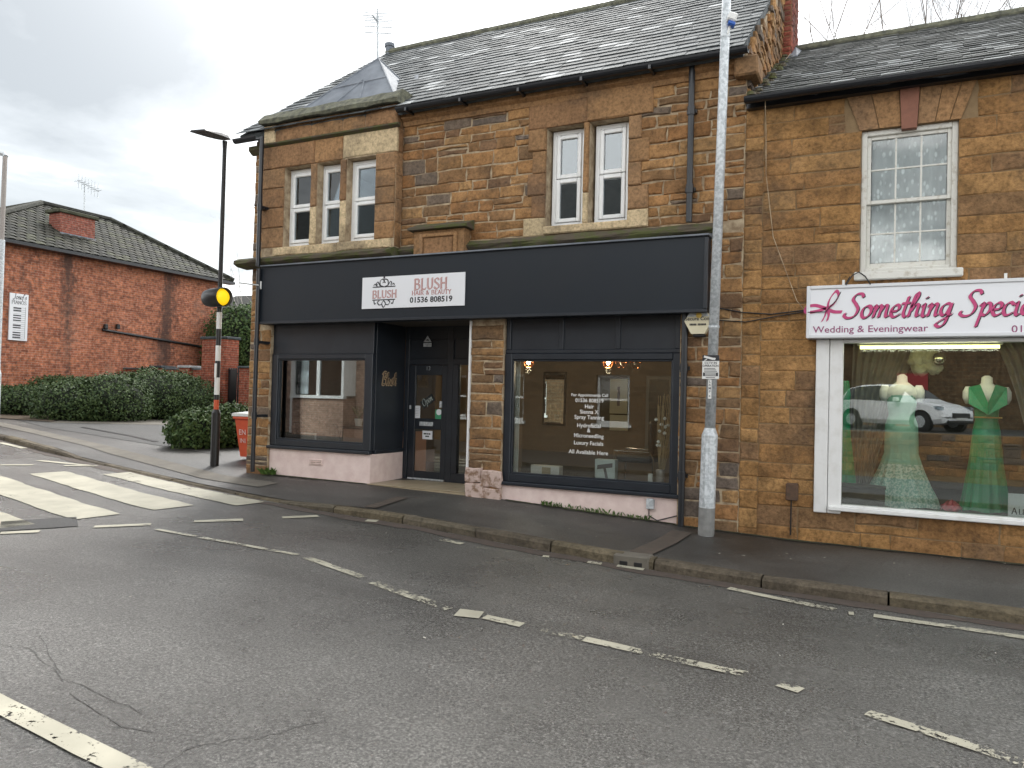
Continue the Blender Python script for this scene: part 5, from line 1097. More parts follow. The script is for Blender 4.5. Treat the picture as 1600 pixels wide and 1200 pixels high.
for z in (gb0+.2, P(365, 585, wy).z): MB().box(x0_, x1_, wy+.015, wy+.065, z, z+.05).build('rail', 'black', ga_)
MB().box(x0_, x0_+.35, wy+.0, wy+.02, gb0, P(365, 577, wy).z).build('gate_panel', 'black', ga_)
# house roof seen beyond the green tree
fh = thing('far_house', 'grey tiled house roof showing beyond the green tree', 'house', (-30, 26, .9)); q0, q1 = P(330, 497, 24), P(420, 500, 24)
MB().box(q0.x-2, q1.x+4, 24.2, 31, .5, q0.z).build('wall', 'brick_pale', fh)
r0 = q0.z; r1_ = P(380, 462, 28).z; MB().prism([Vector((q0.x-2.3, 23.8, r0-.1)), Vector((q0.x-2.3, 28, r1_)), Vector((q0.x-2.3, 31.5, r0-.1))], Vector((q1.x-q0.x+6.6, 0, 0))).build('roof', TILE, fh)
# red wheelie bin behind the corner of the salon
bc = G(381, 720); bn = thing('wheelie_bin', 'orange red wheelie bin tucked behind the salon corner', 'bin', (bc.x+.2, bc.y+.3, bc.z))
bX, bY, bZ = P(366, 665, bc.y).x+.29, bc.y+.33, gz(bc.x, bc.y); zt_ = P(366, 650, bc.y).z
bb = MB(); tp = .29; bt_ = .22
bb.add([(bX-bt_, bY-.24, bZ+.06), (bX+bt_, bY-.24, bZ+.06), (bX+bt_, bY+.2, bZ+.06), (bX-bt_, bY+.2, bZ+.06), (bX-tp, bY-.33, zt_), (bX+tp, bY-.33, zt_), (bX+tp, bY+.33, zt_), (bX-tp, bY+.33, zt_)], [(3, 2, 1, 0), (4, 5, 6, 7), (0, 1, 5, 4), (1, 2, 6, 5), (2, 3, 7, 6), (3, 0, 4, 7)]); bb.build('body', 'bin', bn)
MB().bbox(bX-tp-.02, bX+tp+.02, bY-.36, bY+.35, zt_-.05, zt_, .012).build('rim', 'bin', bn)
MB().prism([Vector((bX-tp-.03, bY-.37, zt_)), Vector((bX-tp-.03, bY-.36, zt_+.05)), Vector((bX-tp-.03, bY+.3, zt_+.1)), Vector((bX-tp-.03, bY+.36, zt_))], Vector((2*tp+.06, 0, 0))).build('lid', pm('pale_lid', (.55, .57, .55), None, rough=.4), bn)
MB().tube([(bX-.2, bY+.42, zt_-.04), (bX+.2, bY+.42, zt_-.04)], .018, 8).build('handle', 'bin', bn)
for s in (-1, 1): MB().lathe([(.1, -.025), (.1, .025)], n=16, T=Matrix.Translation((bX+s*.24, bY+.2, bZ+.1)) @ Matrix.Rotation(R_(90), 4, 'Y')).build('wheel', 'blackpl', bn)
t_ = MB(); fbn = lambda u, n, w: Vector((u, bY-.335+(zt_-w)/(zt_-bZ)*.09-n, w)); type_text(t_, 'EN', .13, fbn, bX-.2, bZ+.44, .008, .01); type_text(t_, 'INI', .11, fbn, bX-.19, bZ+.30, .008, .01); t_.build('print', SHELL, bn, fix=False)

# ================================================================== hedges and trees
def leaf_shell(mb, c, r, n, rg_, ls=.09, squash=2.2, depth=.16):
    c = Vector(c); r = Vector(r); ph = rg_.uniform(0, 50)
    for _ in range(n):
        v = Vector((rg_.gauss(0, 1), rg_.gauss(0, 1), rg_.gauss(0, 1))).normalized()
        if v.z < -.75: v.z = -v.z
        e = max(abs(v.x)**squash+abs(v.y)**squash+abs(v.z)**squash, 1e-6)**(-1/squash)
        lump = 1+.16*noise.noise(Vector((v.x*2.2+ph, v.y*2.2, v.z*2.2)))+.08*noise.noise(Vector((v.x*6, v.y*6+ph, v.z*6)))
        p = c+Vector((v.x*r.x, v.y*r.y, v.z*r.z))*e*lump*(1-depth*rg_.random()**2+.16*rg_.random()**4)
        out = (v*.7+Vector((rg_.uniform(-1, 1), rg_.uniform(-1, 1), rg_.uniform(-.4, 1)))).normalized(); s = out.orthogonal().normalized(); s = (Matrix.Rotation(rg_.uniform(0, 6.28), 3, out) @ s)
        l = ls*rg_.uniform(.6, 1.3); w = out.cross(s)*l*.34; dz = out*l*.12
        mb.add([p-s*l*.5, p+w-dz*.5, p+s*l*.5+dz, p-w-dz*.5], [(0, 1, 2, 3)])
def hedge(name, label, lobes, mat, ls, dens, seed, cat='hedge', group=None, trunk=None):
    rg_ = random.Random(seed); c0 = Vector(lobes[0][0]); t = thing(name, label, cat, (c0.x, c0.y, gz(c0.x, c0.y)), group); fol = MB(); core = MB()
    for c, r in lobes:
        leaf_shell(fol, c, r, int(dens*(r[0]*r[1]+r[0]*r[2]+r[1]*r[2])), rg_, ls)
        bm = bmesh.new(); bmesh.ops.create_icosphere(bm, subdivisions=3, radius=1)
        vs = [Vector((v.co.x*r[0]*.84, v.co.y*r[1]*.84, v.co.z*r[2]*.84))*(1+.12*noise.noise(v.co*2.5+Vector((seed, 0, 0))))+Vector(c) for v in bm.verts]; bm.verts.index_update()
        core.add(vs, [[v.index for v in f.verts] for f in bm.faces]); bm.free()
    fol.build('foliage', mat, t, fix=False); core.build('shade_core', 'core', t, fix=False); st = MB()  # solid near-black core: shade deep in the leaves put into colour
    for c, r in lobes: st.tube([(c[0], c[1], gz(c[0], c[1])-.05), (c[0]+.05, c[1], c[2])], [.05, .02], 6)
    st.build('stem', 'bark', t); return t
def lobe(px0, px1, pyt, pyb, dy=0.0, ry=None, extra=0.0):
    b = G((px0+px1)/2, pyb); d = (b-CAM).dot(_f); rx = (px1-px0)/2/FPX*d*1.05; rt = math.hypot(b.x, b.y-CAM.y); away = Vector((b.x, b.y-CAM.y, 0)).normalized()
    r = ry or rx*.8; c = b+away*(r*.92); zb = gz(c.x, c.y); k = (c-CAM).dot(_f); zt = (CAM+ray((px0+px1)/2, pyt)*k).z; h = (zt-zb)
    return ((c.x, c.y, zb+h*.42), (max(rx, r), max(r, rx*.7), h*.58))
hedge('hedge', 'low dark evergreen hedge along the piano shop wall', [lobe(-70, 20, 603, 646, ry=1.0), lobe(0, 78, 604, 650, ry=.8)], 'leaf', .075, 2200, 1)
hedge('hedge', 'broad low clipped evergreen shrub in front of the red brick wall', [lobe(74, 160, 597, 659, ry=1.0), lobe(120, 215, 588, 660, ry=1.1), lobe(78, 130, 590, 650, ry=1.2)], 'leaf', .075, 2200, 2)
hedge('hedge', 'taller domed evergreen shrub next to the garden wall', [lobe(180, 300, 580, 657, ry=1.3), lobe(240, 322, 590, 657, ry=1.0)], 'leaf', .075, 2200, 3)
hedge('shrub', 'rounded glossy laurel bush behind the crossing beacon', [lobe(276, 345, 642, 703, ry=.55), lobe(315, 392, 634, 700, ry=.6)], 'leaf2', .08, 4200, 4, 'bush')
gt_ = P(366, 560, 12.5); tz = P(366, 484, 12.5).z
t = hedge('evergreen_tree', 'dense green tree behind the brick gate pier', [((gt_.x, 12.9, tz-1.0), (1.3, 1.2, 1.15)), ((gt_.x+1.0, 13.2, tz-1.5), (1.3, 1.2, 1.2)), ((gt_.x-.4, 12.8, tz-2.3), (1.25, 1.1, 1.2))], 'leaf2', .11, 1200, 5, 'tree')
def bare_tree(name, label, base, h, seed, mat, group=None, spread=.5, lev=5, r0=.085):
    rg_ = random.Random(seed); t = thing(name, label, 'tree', base, group); tr = MB(); tw = MB()
    def grow(p, d, L, r, lv):
        pts = [p]; rr = [r]; n = 4
        for i in range(n):
            d = (d+Vector((rg_.uniform(-1, 1), rg_.uniform(-1, 1), rg_.uniform(-.3, .6)))*.16).normalized(); p = p+d*L/n; pts.append(p); rr.append(lerp(r, r*.55, (i+1)/n))
        (tr if lv >= lev-1 else tw).tube(pts, rr, 6 if lv > 2 else 4, False)
        if lv == 0: return
        for k in range(rg_.choice((3, 3, 4))):
            i = rg_.choice((2, 3, 4)); ax = d.orthogonal().normalized(); ax = Matrix.Rotation(rg_.uniform(0, 6.28), 3, d) @ ax
            grow(pts[i], (d+ax*spread*rg_.uniform(.6, 1.5)).normalized(), L*rg_.uniform(.55, .8), rr[i]*.62, lv-1)
    grow(Vector(base), Vector((rg_.uniform(-.1, .1), rg_.uniform(-.1, .1), 1)).normalized(), h*.56, r0, lev)
    tr.build('trunk', mat, t, fix=False); tw.build('branches', mat, t, fix=False); return t
def tree_at(px, pyt, Y, seed, label, name='bare_tree', mat='bark', group=None, **k):
    q = P(px, pyt, Y); g_ = gz(q.x, Y); return bare_tree(name, label, (q.x, Y, g_), q.z-g_, seed, mat, group, **k)
for px, py, Y, sd, lb in ((1275, 4, 13, 1, 'small bare tree rising just past the brick chimney'), (1345, 2, 15, 2, 'thin bare tree behind the bridal shop ridge, second from the chimney'), (1390, -20, 13, 5, 'bare tree behind the bridal shop ridge, above the sash window side'), (1475, -20, 14, 4, 'tall wide bare tree with many twigs behind the bridal shop ridge'), (1535, -10, 16, 7, 'bare tree farthest from the chimney behind the bridal shop ridge'), (1310, -6, 14, 11, 'twiggy bare tree close behind the bridal ridge near the chimney'), (1430, -25, 15, 13, 'slender bare tree between the wide tree and the sash side tree')):
    tree_at(px, py, Y, sd, lb, group='bare trees behind the bridal shop roof')
tree_at(378, 408, 24, 9, 'pale bare tree standing far behind the brick house', mat='bark_pale', r0=.09)
def aerial(px, pyt, pyb, Y, label, w, n, yawd):
    a, b = P(px, pyt, Y), P(px, pyb, Y); t = thing('tv_aerial', label, 'aerial', tuple(b)); MB().tube([b, a], .018, 6).build('mast', 'galv', t)
    T = Matrix.Translation(a-Vector((0, 0, .15))) @ Matrix.Rotation(R_(yawd), 4, 'Z'); bm_ = MB().tube([T @ Vector((-.15, 0, .0)), T @ Vector((.6, 0, -.25))], .012, 5); bm_.build('boom', 'galv', t)
    el = MB()
    for i in range(n): c = Vector((-.1+.68*i/(n-1), 0, -.02-.23*i/(n-1))); el.tube([T @ (c+Vector((0, -w*(1-.05*i), 0))), T @ (c+Vector((0, w*(1-.05*i), 0)))], .007, 4)
    for dz in (-.16, -.06, .06, .16): el.tube([T @ Vector((-.16, -w*1.1, dz)), T @ Vector((-.16, w*1.1, dz))], .008, 4)
    el.build('element', 'galv', t)
aerial(590, 14, 92, 1.04, 'tall television aerial on a mast above the lead bay roof', .20, 5, -60)
aerial(132, 282, 333, 10.2, 'small television aerial above the brick house ridge', .35, 6, -20) if False else None
q = PXp(132, 333, -27.5); qa = PXp(132, 284, -27.5); t = thing('tv_aerial', 'small television aerial on the ridge of the brick house', 'aerial', tuple(q)); MB().tube([q-Vector((0, 0, .3)), qa], .025, 6).build('mast', 'galv', t); el = MB()
for i in range(7): c = qa+Vector((.1, -.3+.13*i, -.05-.03*i)); el.tube([c-Vector((0, 0, .28)), c+Vector((0, 0, .28))], .012, 4); el.tube([c-Vector((.25, 0, 0)), c+Vector((.25, 0, 0))], .012, 4)
el.tube([qa+Vector((.1, -.35, -.04)), qa+Vector((.1, .55, -.25))], .015, 4); el.build('element', 'galv', t)
# weeds along the foot of the wall
def weeds(label, pts, n, seed, hgt=.10):
    rg_ = random.Random(seed); mb = MB()
    for _ in range(n):
        p = Vector(pts[0]).lerp(Vector(pts[1]), rg_.random()); p.y += rg_.uniform(-.07, .02); p.z = pz(p.x, p.y); h = hgt*rg_.uniform(.35, 1.1); d = Vector((rg_.uniform(-.6, .6), rg_.uniform(-.8, .2), 1)).normalized(); s = Vector((rg_.uniform(-1, 1), rg_.uniform(-1, 1), 0)).normalized()*h*.14
        m_ = p+d*h*.6; e = p+d*h+Vector((d.x, d.y, -.3))*h*.3; mb.add([p, m_+s, e, m_-s], [(0, 1, 2, 3)])
    o = mb.build('weeds', 'weed', fix=False); tag(o, label, 'weeds'); o['kind'] = 'stuff'
weeds('green weeds growing along the foot of the pink stall riser', ((-3.9, SY-.03, 0), (-2.5, SY-.03, 0)), 190, 1, .085); weeds('small tuft of weeds beside the left stone pier of the salon', ((-8.5, -.02, 0), (-8.25, -.0, 0)), 90, 2, .13)

# dirt and moss along the foot of the walls, litter specks on the pavement
for k, (xa, xb, yy) in enumerate(((NX0, NX1, -.04), (-2.18, -1.5, -.03), (-4.4, -2.2, SY-.05), (-8.4, -6.6, SY-.05))):
    pts = [(lerp(xa, xb, i/30), yy+.02*math.sin(i*1.7+k)+rng.uniform(-.015, .015)) for i in range(31)]
    o = ribbon('wall_foot_dirt', pts, .10, pz, pm('mossy_dirt', (.03, .026, .018), (.045, .05, .02), 12, .95, .6, 40) if k == 0 else bpy.data.materials['mossy_dirt'], None, .007, rag=.5); o['kind'] = 'structure'
mb = MB(); rgl = random.Random(19)
for i in range(110):
    x = rgl.uniform(-8.4, 3.0); y = yk(x)+.2+rgl.random()**.5*(-yk(x)-.25) if i % 3 else rgl.uniform(-6.0, -2.0); z = (pz(x, y) if y > yk(x) else rz(x, y))+.005; r = rgl.uniform(.006, .018); a = rgl.uniform(0, 3.1); dx, dy = r*math.cos(a), r*math.sin(a)
    mb.add([(x-dx, y-dy, z), (x+dy*.5, y-dx*.5, z+.002), (x+dx, y+dy, z+.004), (x-dy*.5, y+dx*.5, z+.002)], [(0, 1, 2, 3)])
o = mb.build('litter_specks', pm('pale_litter', (.45, .42, .36), None, rough=.8), fix=False); tag(o, 'tiny pale specks of litter and grit on the pavement and road', 'litter'); o['kind'] = 'stuff'

# ================================================================== the other side of the street (seen in the glass)
OY = -11.9
def opp_house(name, label, x0, x1, yf, mat, wins, ez, wall_h):
    t = thing(name, label, 'house', ((x0+x1)/2, yf-3, gz((x0+x1)/2, yf))); holes = [(a, b, c, d) for a, b, c, d in wins]; mb = MB()
    wall_grid(mb, x0, x1, -.4, wall_h, holes, yf, yf-.35); mb.box(x0, x0+.3, yf-6, yf-.35, -.4, wall_h); mb.box(x1-.3, x1, yf-6, yf-.35, -.4, wall_h); mb.box(x0, x1, yf-6.3, yf-6, -.4, wall_h)
    mb.build('wall', mat, t)
    for a, b, c, d in wins:
        f = MB(); y = yf-.12
        for q in ((a, a+.07, c, d), (b-.07, b, c, d), (a+.07, b-.07, c, c+.08), (a+.07, b-.07, d-.07, d), (a+.07, b-.07, (c+d)/2-.03, (c+d)/2+.03)): f.box(q[0], q[1], y-.06, y, q[2], q[3])
        f.box(a-.08, b+.08, y, yf+.08, c-.09, c); w = f.build('window', 'upvc', t); MB().box(a+.06, b-.06, y-.04, y-.035, c+.06, d-.06).build('pane', 'glass2', w)
    MB().prism([Vector((x0-.1, yf+.25, wall_h-.05)), Vector((x0-.1, yf-3.1, wall_h+2.7)), Vector((x0-.1, yf-6.5, wall_h-.05))], Vector((x1-x0+.2, 0, 0))).build('roof', 'slate_old', t)
    room(MB(), x0+.32, x1-.32, yf-2.6, yf-.36, .2, wall_h-.1, (0, 0, 0)).build('room', 'room_dark', t)
    return t
OPS = stone_mat('opposite_ironstone', [(.34, .21, .09)], .5)
def block_mat():
    return brick_mat('coursed_ironstone', (.13, .078, .04), (.09, .056, .03), (.13, .10, .065), 2.0, 'XZ', False)
OST = block_mat()
opp_house('stone_cottage', 'ironstone cottage across the street reflected in the salon windows', -15.2, -4.4, OY, OST, [(-13.8, -12.8, 1.0, 2.4), (-10.9, -9.9, 1.0, 2.4), (-7.6, -6.6, 1.0, 2.4), (-13.8, -12.9, 3.5, 4.8), (-10.9, -10.0, 3.5, 4.8), (-7.6, -6.7, 3.5, 4.8)], 0, 6.3)
bh_ = opp_house('brick_villa', 'pale brick house with a white bay window across the street', -26.0, -15.4, OY-.3, 'brick_pale', [(-24.5, -23.5, 1.3, 2.8), (-21.5, -20.5, 3.6, 5.0), (-18.0, -17.0, 3.6, 5.0)], 0, 6.6)
by = MB(); bxa, bxb, byf = -18.6, -16.4, OY+.35
for a, b in ((bxa, bxa+.1), (bxb-.1, bxb), ((bxa+bxb)/2-.06, (bxa+bxb)/2+.06)): by.box(a, b, byf-.08, byf, 1.6, 3.2)
by.box(bxa-.05, bxb+.05, byf-.1, byf+.06, 1.5, 1.6); by.box(bxa-.05, bxb+.05, byf-.1, byf+.05, 3.2, 3.4); by.box(bxa, bxa+.08, OY-.3, byf-.08, 1.6, 3.2); by.box(bxb-.08, bxb, OY-.3, byf-.08, 1.6, 3.2)
bay = by.build('bay_window', 'upvc', bh_); MB().box(bxa+.1, bxb-.1, byf-.05, byf-.045, 1.62, 3.18).build('pane', 'glass2', bay)
MB().box(bxa, bxb, OY-.298, byf-.01, 0, 1.5).build('bay_base', M['brick_pale'], bh_); MB().prism([Vector((bxa-.1, byf+.1, 3.4)), Vector((bxa-.1, OY-.3, 3.4)), Vector((bxa-.1, OY-.3, 4.0))], Vector((bxb-bxa+.2, 0, 0))).build('bay_roof', 'slate', bh_)
MB().tube([(bxa-.5, OY-.2, 5.5), (bxa-.5, OY-.2, .2)], .07, 8).build('downpipe', 'upvc', bh_)
# raised yard with a retaining wall and a parked car
yz = .95
MB().box(-4.3, 9, -40, -14.6, -.4, yz).build('yard', 'fore', **S)
rw = thing('retaining_wall', 'rubble stone retaining wall below the raised yard across the street', 'wall', (2, -14.4, 0)); rwm = MB().box(-4.3, 9, -14.58, -14.3, -.4, yz+.06).build('wall', 'mortar_dark', rw)
fb_ = lambda x, n, z: Vector((x, -14.3+n, z)); rg = random.Random(77)
lay_stones(rwm, [(q, fb_) for q in rubble(-4.2, 8.9, -.1, yz+.05, [], rg, (.14, .24), (.25, .6))], 'stone', seed=8, limit=120)
bkh = thing('stone_barn', 'long ironstone outbuilding behind the raised yard across the street', 'building', (2, -26, yz)); MB().box(-4.2, 9, -31, -25.5, 0, 4.4).build('wall', OST, bkh); MB().prism([Vector((-4.3, -25.2, 4.35)), Vector((-4.3, -28.2, 6.6)), Vector((-4.3, -31.3, 4.35))], Vector((13.6, 0, 0))).build('roof', 'slate_old', bkh)
MB().box(.2, 1.3, -25.5, -25.44, yz, yz+2.1).build('door', pm('red_door', (.30, .03, .03), None, rough=.5), bkh)
# white hatchback
def car(loc, rot):
    t = thing('parked_car', 'white hatchback parked in the raised yard, reflected in the bridal window', 'car', loc); T = Matrix.Translation(loc) @ Matrix.Rotation(rot, 4, 'Z')
    # stations along x (rear -> front): x, half width, sill z, belt z, roof z, roof half width
    st = [(-2.0, .55, .42, .78, .86, .50), (-1.95, .74, .32, .90, 1.08, .56), (-1.70, .82, .25, .95, 1.36, .56), (-1.2, .86, .22, .97, 1.46, .60), (-.5, .87, .20, .95, 1.49, .62), (.15, .87, .20, .92, 1.46, .62), (.55, .87, .20, .90, 1.30, .62), (.95, .87, .20, .90, 1.02, .66), (1.2, .86, .22, .88, .93, .68), (1.6, .84, .24, .80, .86, .64), (1.9, .76, .28, .66, .74, .56), (2.02, .60, .34, .52, .58, .46)]
    def sec(s): x, w, z0, zb, zr, wr = s; return [Vector((x, y, z)) for y, z in ((0, z0), (w*.9, z0), (w, z0+.14), (w, (z0+zb)/2), (w*.97, zb), (wr, zr-.05), (wr*.8, zr), (0, zr+.02))]
    body = MB(); gl = MB(); S_ = [sec(s) for s in st]
    for i in range(len(st)-1):
        for j in range(7):
            for sg in (1, -1):
                q = [S_[i][j], S_[i+1][j], S_[i+1][j+1], S_[i][j+1]]; q = [T @ Vector((v.x, v.y*sg, v.z)) for v in q]
                glass_ = (j == 4 and 2 <= i <= 5) or (j in (5, 6) and i in (5, 6)) or (j in (5, 6) and i == 1)
                if glass_ and not (j == 4 and i in (5, 6) and False): gl.add(q, [(0, 1, 2, 3)])
                else: body.add(q, [(0, 1, 2, 3)])
    for sct in (S_[0], S_[-1]): body.add([T @ Vector((v.x, v.y*sg, v.z)) for sg in (1, -1) for v in (sct if sg == 1 else sct[::-1])], [tuple(range(16))])
    body.build('body', pm('white_car_paint', (.82, .83, .85), None, rough=.25), t, smooth=True); gl.build('windows', pm('dark_car_glass', (.015, .018, .02), None, rough=.05), t)
    for x in (-1.28, 1.28):
        for sg in (1, -1):
            A_ = T @ Matrix.Translation((x, sg*.80, .31)) @ Matrix.Rotation(R_(90), 4, 'X'); w = MB().lathe([(.2, -.1), (.31, -.09), (.31, .09), (.2, .1)], n=22, T=A_).build('wheel', 'blackpl', t); MB().lathe([(.0, -.105), (.19, -.104), (.19, .104), (.0, .105)], n=14, T=A_).build('rim', 'galv', w)
            MB().lathe([(.37, -.085), (.37, .085)], n=22, T=A_).build('wheel_arch', 'black', t)
    for sg in (1, -1):
        MB().bbox(1.58, 1.88, sg*.70-.13, sg*.70+.09, .66, .80, .04, T=T).build('headlight', 'glass2', t); MB().bbox(.42, .6, sg*.98-.07, sg*.98+.07, .92, 1.06, .03, T=T).build('mirror', 'white', t)
        MB().bbox(-2.0, -1.85, sg*.66-.1, sg*.66+.1, .8, 1.05, .03, T=T).build('tail_light', 'red', t)
    MB().bbox(1.9, 2.05, -.42, .42, .44, .60, .03, T=T).build('grille', 'black', t); MB().bbox(1.94, 2.04, -.6, .6, .28, .38, .03, T=T).build('lower_grille', 'black', t); MB().bbox(2.04, 2.065, -.26, .26, .385, .455, .004, T=T).build('registration_plate', 'white', t)
    return t
car((.35, -19.6, yz), R_(38))

# ================================================================== in the bridal window
def sheer(name, al):
    m = bpy.data.materials.new(name); m.use_nodes = True; t = m.node_tree; b = t.nodes['Principled BSDF']; b.inputs['Base Color'].default_value = (.6, .6, .56, 1); b.inputs['Roughness'].default_value = .9
    tr = N(t, 'ShaderNodeBsdfTransparent'); mx = N(t, 'ShaderNodeMixShader'); mx.inputs[0].default_value = al; t.links.new(tr.outputs[0], mx.inputs[1]); t.links.new(b.outputs[0], mx.inputs[2]); t.links.new(mx.outputs[0], t.nodes['Material Output'].inputs[0]); return m
SHEER = sheer('sheer_voile', .38)
dz0 = .605
def satin(name, c, rough=.4): return pm(name, c, tuple(x*.8 for x in c), 4, rough)
def gown(name, label, px, Y, zt, prof, col, folds, form=True, belt=None, sx=1.0, twist=0.0, vneck=True, group=None, mat2=None, zsplit=None):
    """prof: (height fraction, half width) from hem to shoulders"""
    x = P(px, 690, Y).x; t = thing(name, label, 'dress', (x, Y, dz0), group); H = zt-dz0; n = 72; rows = []
    mb = MB()
    for j in range(len(prof)*3-2):
        k, f = divmod(j, 3); a = prof[k]; b = prof[min(k+1, len(prof)-1)]; h = lerp(a[0], b[0], f/3); w = lerp(a[1], b[1], f/3); fold = folds*max(0.0, 1-h/.62)
        for i in range(n):
            an = 2*math.pi*i/n; rr = w*(1+fold*(.6*math.sin(an*11+twist*h)+.4*math.sin(an*17+1.3))); yd = .72 if h < .6 else .62
            mb.v.append((x+sx*rr*math.cos(an), Y+rr*yd*math.sin(an), dz0+h*H+(.0 if j else .01*math.sin(an*5))))
    m_ = len(prof)*3-2
    for j in range(m_-1):
        for i in range(n):
            hh = (mb.v[j*n][2]-dz0)/H; mb.f.append((j*n+i, j*n+(i+1) % n, (j+1)*n+(i+1) % n, (j+1)*n+i)); mb.m.append(1 if (zsplit and hh < zsplit) else 0)
    mats = [col, mat2] if mat2 else col
    mb.build('gown', mats, t, smooth=True)
    return t, x, H
PR = [(0, .27), (.15, .23), (.35, .185), (.5, .165), (.6, .15), (.68, .125), (.76, .135), (.83, .16), (.90, .15), (.95, .10)]
EM = satin('emerald_satin', (.0, .31, .13), .33); EMD = satin('dark_emerald', (.0, .20, .09), .4)
def mannequin(t, x, Y, zt, W=.2):
    mb = MB(); H = zt-dz0
    mb.lathe([(.15, dz0+H*.80), (.165, dz0+H*.86), (.15, dz0+H*.90), (.09, dz0+H*.935), (.055, dz0+H*.955), (.05, dz0+H*1.0), (.02, dz0+H*1.015)], (x, Y+.005, 0), 24, sx=1.0, sy=.62); mb.build('dress_form', pm('white_form', (.72, .70, .66), None, rough=.6), t, smooth=True)
    for s in (-1, 1): MB().lathe([(.03, dz0+H*.80), (.055, dz0+H*.84), (.055, dz0+H*.89), (.03, dz0+H*.93)], (x+s*.165, Y, 0), 14, sy=.9).build('arm_stub', bpy.data.materials['white_form'], t, smooth=True)
YG = .62
zt1 = P(1541, 590, YG).z
t, x, H = gown('evening_dress', 'long emerald green evening dress on a white dress form in the window', 1541, YG, zt1, [(h, w*.84) for h, w in PR[:-2]], EM, .10, twist=2)
mannequin(t, x, YG, zt1)
yf_ = YG-.135
for s in (-1, 1): MB().prism([Vector((x+s*.17, yf_+.02, dz0+H*.80)), Vector((x+s*.0, yf_-.0, dz0+H*.72)), Vector((x+s*.002, yf_-.0, dz0+H*.81)), Vector((x+s*.07, yf_+.03, dz0+H*.945)), Vector((x+s*.17, yf_+.06, dz0+H*.925))], Vector((0, .11, 0))).build('bodice_panel', EM, t)
bl__ = MB()
for i in range(13): bl__.lathe([(.008, -.008), (.011, 0), (.008, .008)], (x-.115+.0195*i, YG-.10-.012*math.cos((i-6)/6*1.4), dz0+H*.70), 6)
bl__.build('beaded_belt', pm('gold_beads', (.5, .35, .12), None, rough=.3, metal=.8), t)
LACEY = pm('sequinned_mint', (.22, .42, .36), (.55, .68, .63), 42, .35, .6, 60, lo=.45, hi=.55); MINT = pm('mint_tulle', (.24, .46, .36), (.28, .52, .42), 5, .6)
ztm = P(1408, 588, YG).z
t, x, H = gown('bridesmaid_dress', 'pale mint fishtail dress with sequinned lace hem in the bridal window', 1408, YG-.05, ztm, [(0, .37), (.06, .345), (.16, .28), (.28, .215), (.40, .165), (.52, .165), (.62, .16), (.70, .125), (.78, .145), (.85, .155)], MINT, .09, twist=3, mat2=LACEY, zsplit=.30)
mannequin(t, x, YG-.05, ztm)
t, x, H = gown('evening_dress', 'slim dark green dress half hidden by the white window pilaster', 1316, YG+.05, P(1320, 585, YG).z, [(0, .16), (.3, .12), (.5, .09), (.7, .07), (.85, .08), (.95, .06)], EM, .12)
for pa_, pb__, lab in ((lambda z: (lerp(-.40, -.44, 1-z), lerp(.42, -.22, (1-z)**.6)), 1, 'grey sheer curtain swept to the pilaster side of the bridal window'), (lambda z: (lerp(.92, 1.45, (1-z)**.6), 1.75), 1, 'grey sheer curtain swept aside behind the emerald dress')):
    o = drape(MB(), 0, 1, dz0+.02, 2.46, .95, .03, 8, 60, 10, pa_).build('sheer_curtain', SHEER, smooth=True, fix=False); tag(o, lab, 'curtain')
tb = thing('tube_light', 'lit yellow fluorescent tube along the top of the bridal window', 'light', (.6, .3, 2.3)); a, b = P(1344, 543, .3), P(1562, 540, .3)
MB().tube([a, Vector((b.x, .3, a.z))], .016, 10).build('tube', 'tube', tb); MB().bbox(a.x-.03, b.x+.03, .28, .34, a.z+.02, a.z+.06, .005).build('batten', 'white', tb)
al_ = bpy.data.lights.new('tube_glow', 'AREA'); al_.shape = 'RECTANGLE'; al_.size = b.x-a.x; al_.size_y = .05; al_.energy = 1.7; al_.color = (1, .95, .75); ao = bpy.data.objects.new('tube_glow', al_); COL.objects.link(ao); ao.location = ((a.x+b.x)/2, .32, a.z-.03); ao.rotation_euler = (R_(-25), 0, 0); attach(ao, tb)
db = thing('mirror_ball', 'silver ball hanging among white tulle in the bridal window', 'ornament', tuple(P(1468, 560, .8))); q = P(1467, 561, .7)
MB().lathe([(.001, -.075), (.04, -.064), (.068, -.03), (.075, 0), (.068, .03), (.04, .064), (.001, .075)], tuple(q), 20).build('ball', pm('silver_ball', (.7, .7, .66), None, rough=.15, metal=.9), db, smooth=True); MB().tube([q, (q.x, q.y, 2.49)], .004, 4).build('string', 'white', db)
tu = thing('tulle_cloud', 'hanging bunch of off-white tulle beside the silver ball', 'ornament', tuple(P(1450, 575, .8))); mb = MB(); rgt = random.Random(4)
for i in range(9):
    c = P(1436+rgt.uniform(-6, 26), 556+rgt.uniform(-4, 22), .82); bm = bmesh.new(); bmesh.ops.create_icosphere(bm, subdivisions=3, radius=1); bm.verts.index_update()
    mb.add([Vector(c)+v.co*.085*(1+.35*noise.noise(v.co*3+Vector((i*5, 0, 0)))) for v in bm.verts], [[v.index for v in f.verts] for f in bm.faces]); bm.free()
mb.tube([P(1450, 560, .82), (P(1450, 560, .82).x, .82, 2.49)], .02, 6); mb.build('tulle', pm('offwhite_tulle', (.52, .51, .42), (.40, .39, .32), 14, .9), tu, smooth=True)
ro = thing('rose_ball', 'pink fabric rose on the bridal window floor', 'ornament', tuple(P(1486, 800, .35))); q = P(1486, 795, .35); rgt = random.Random(6); mb = MB()
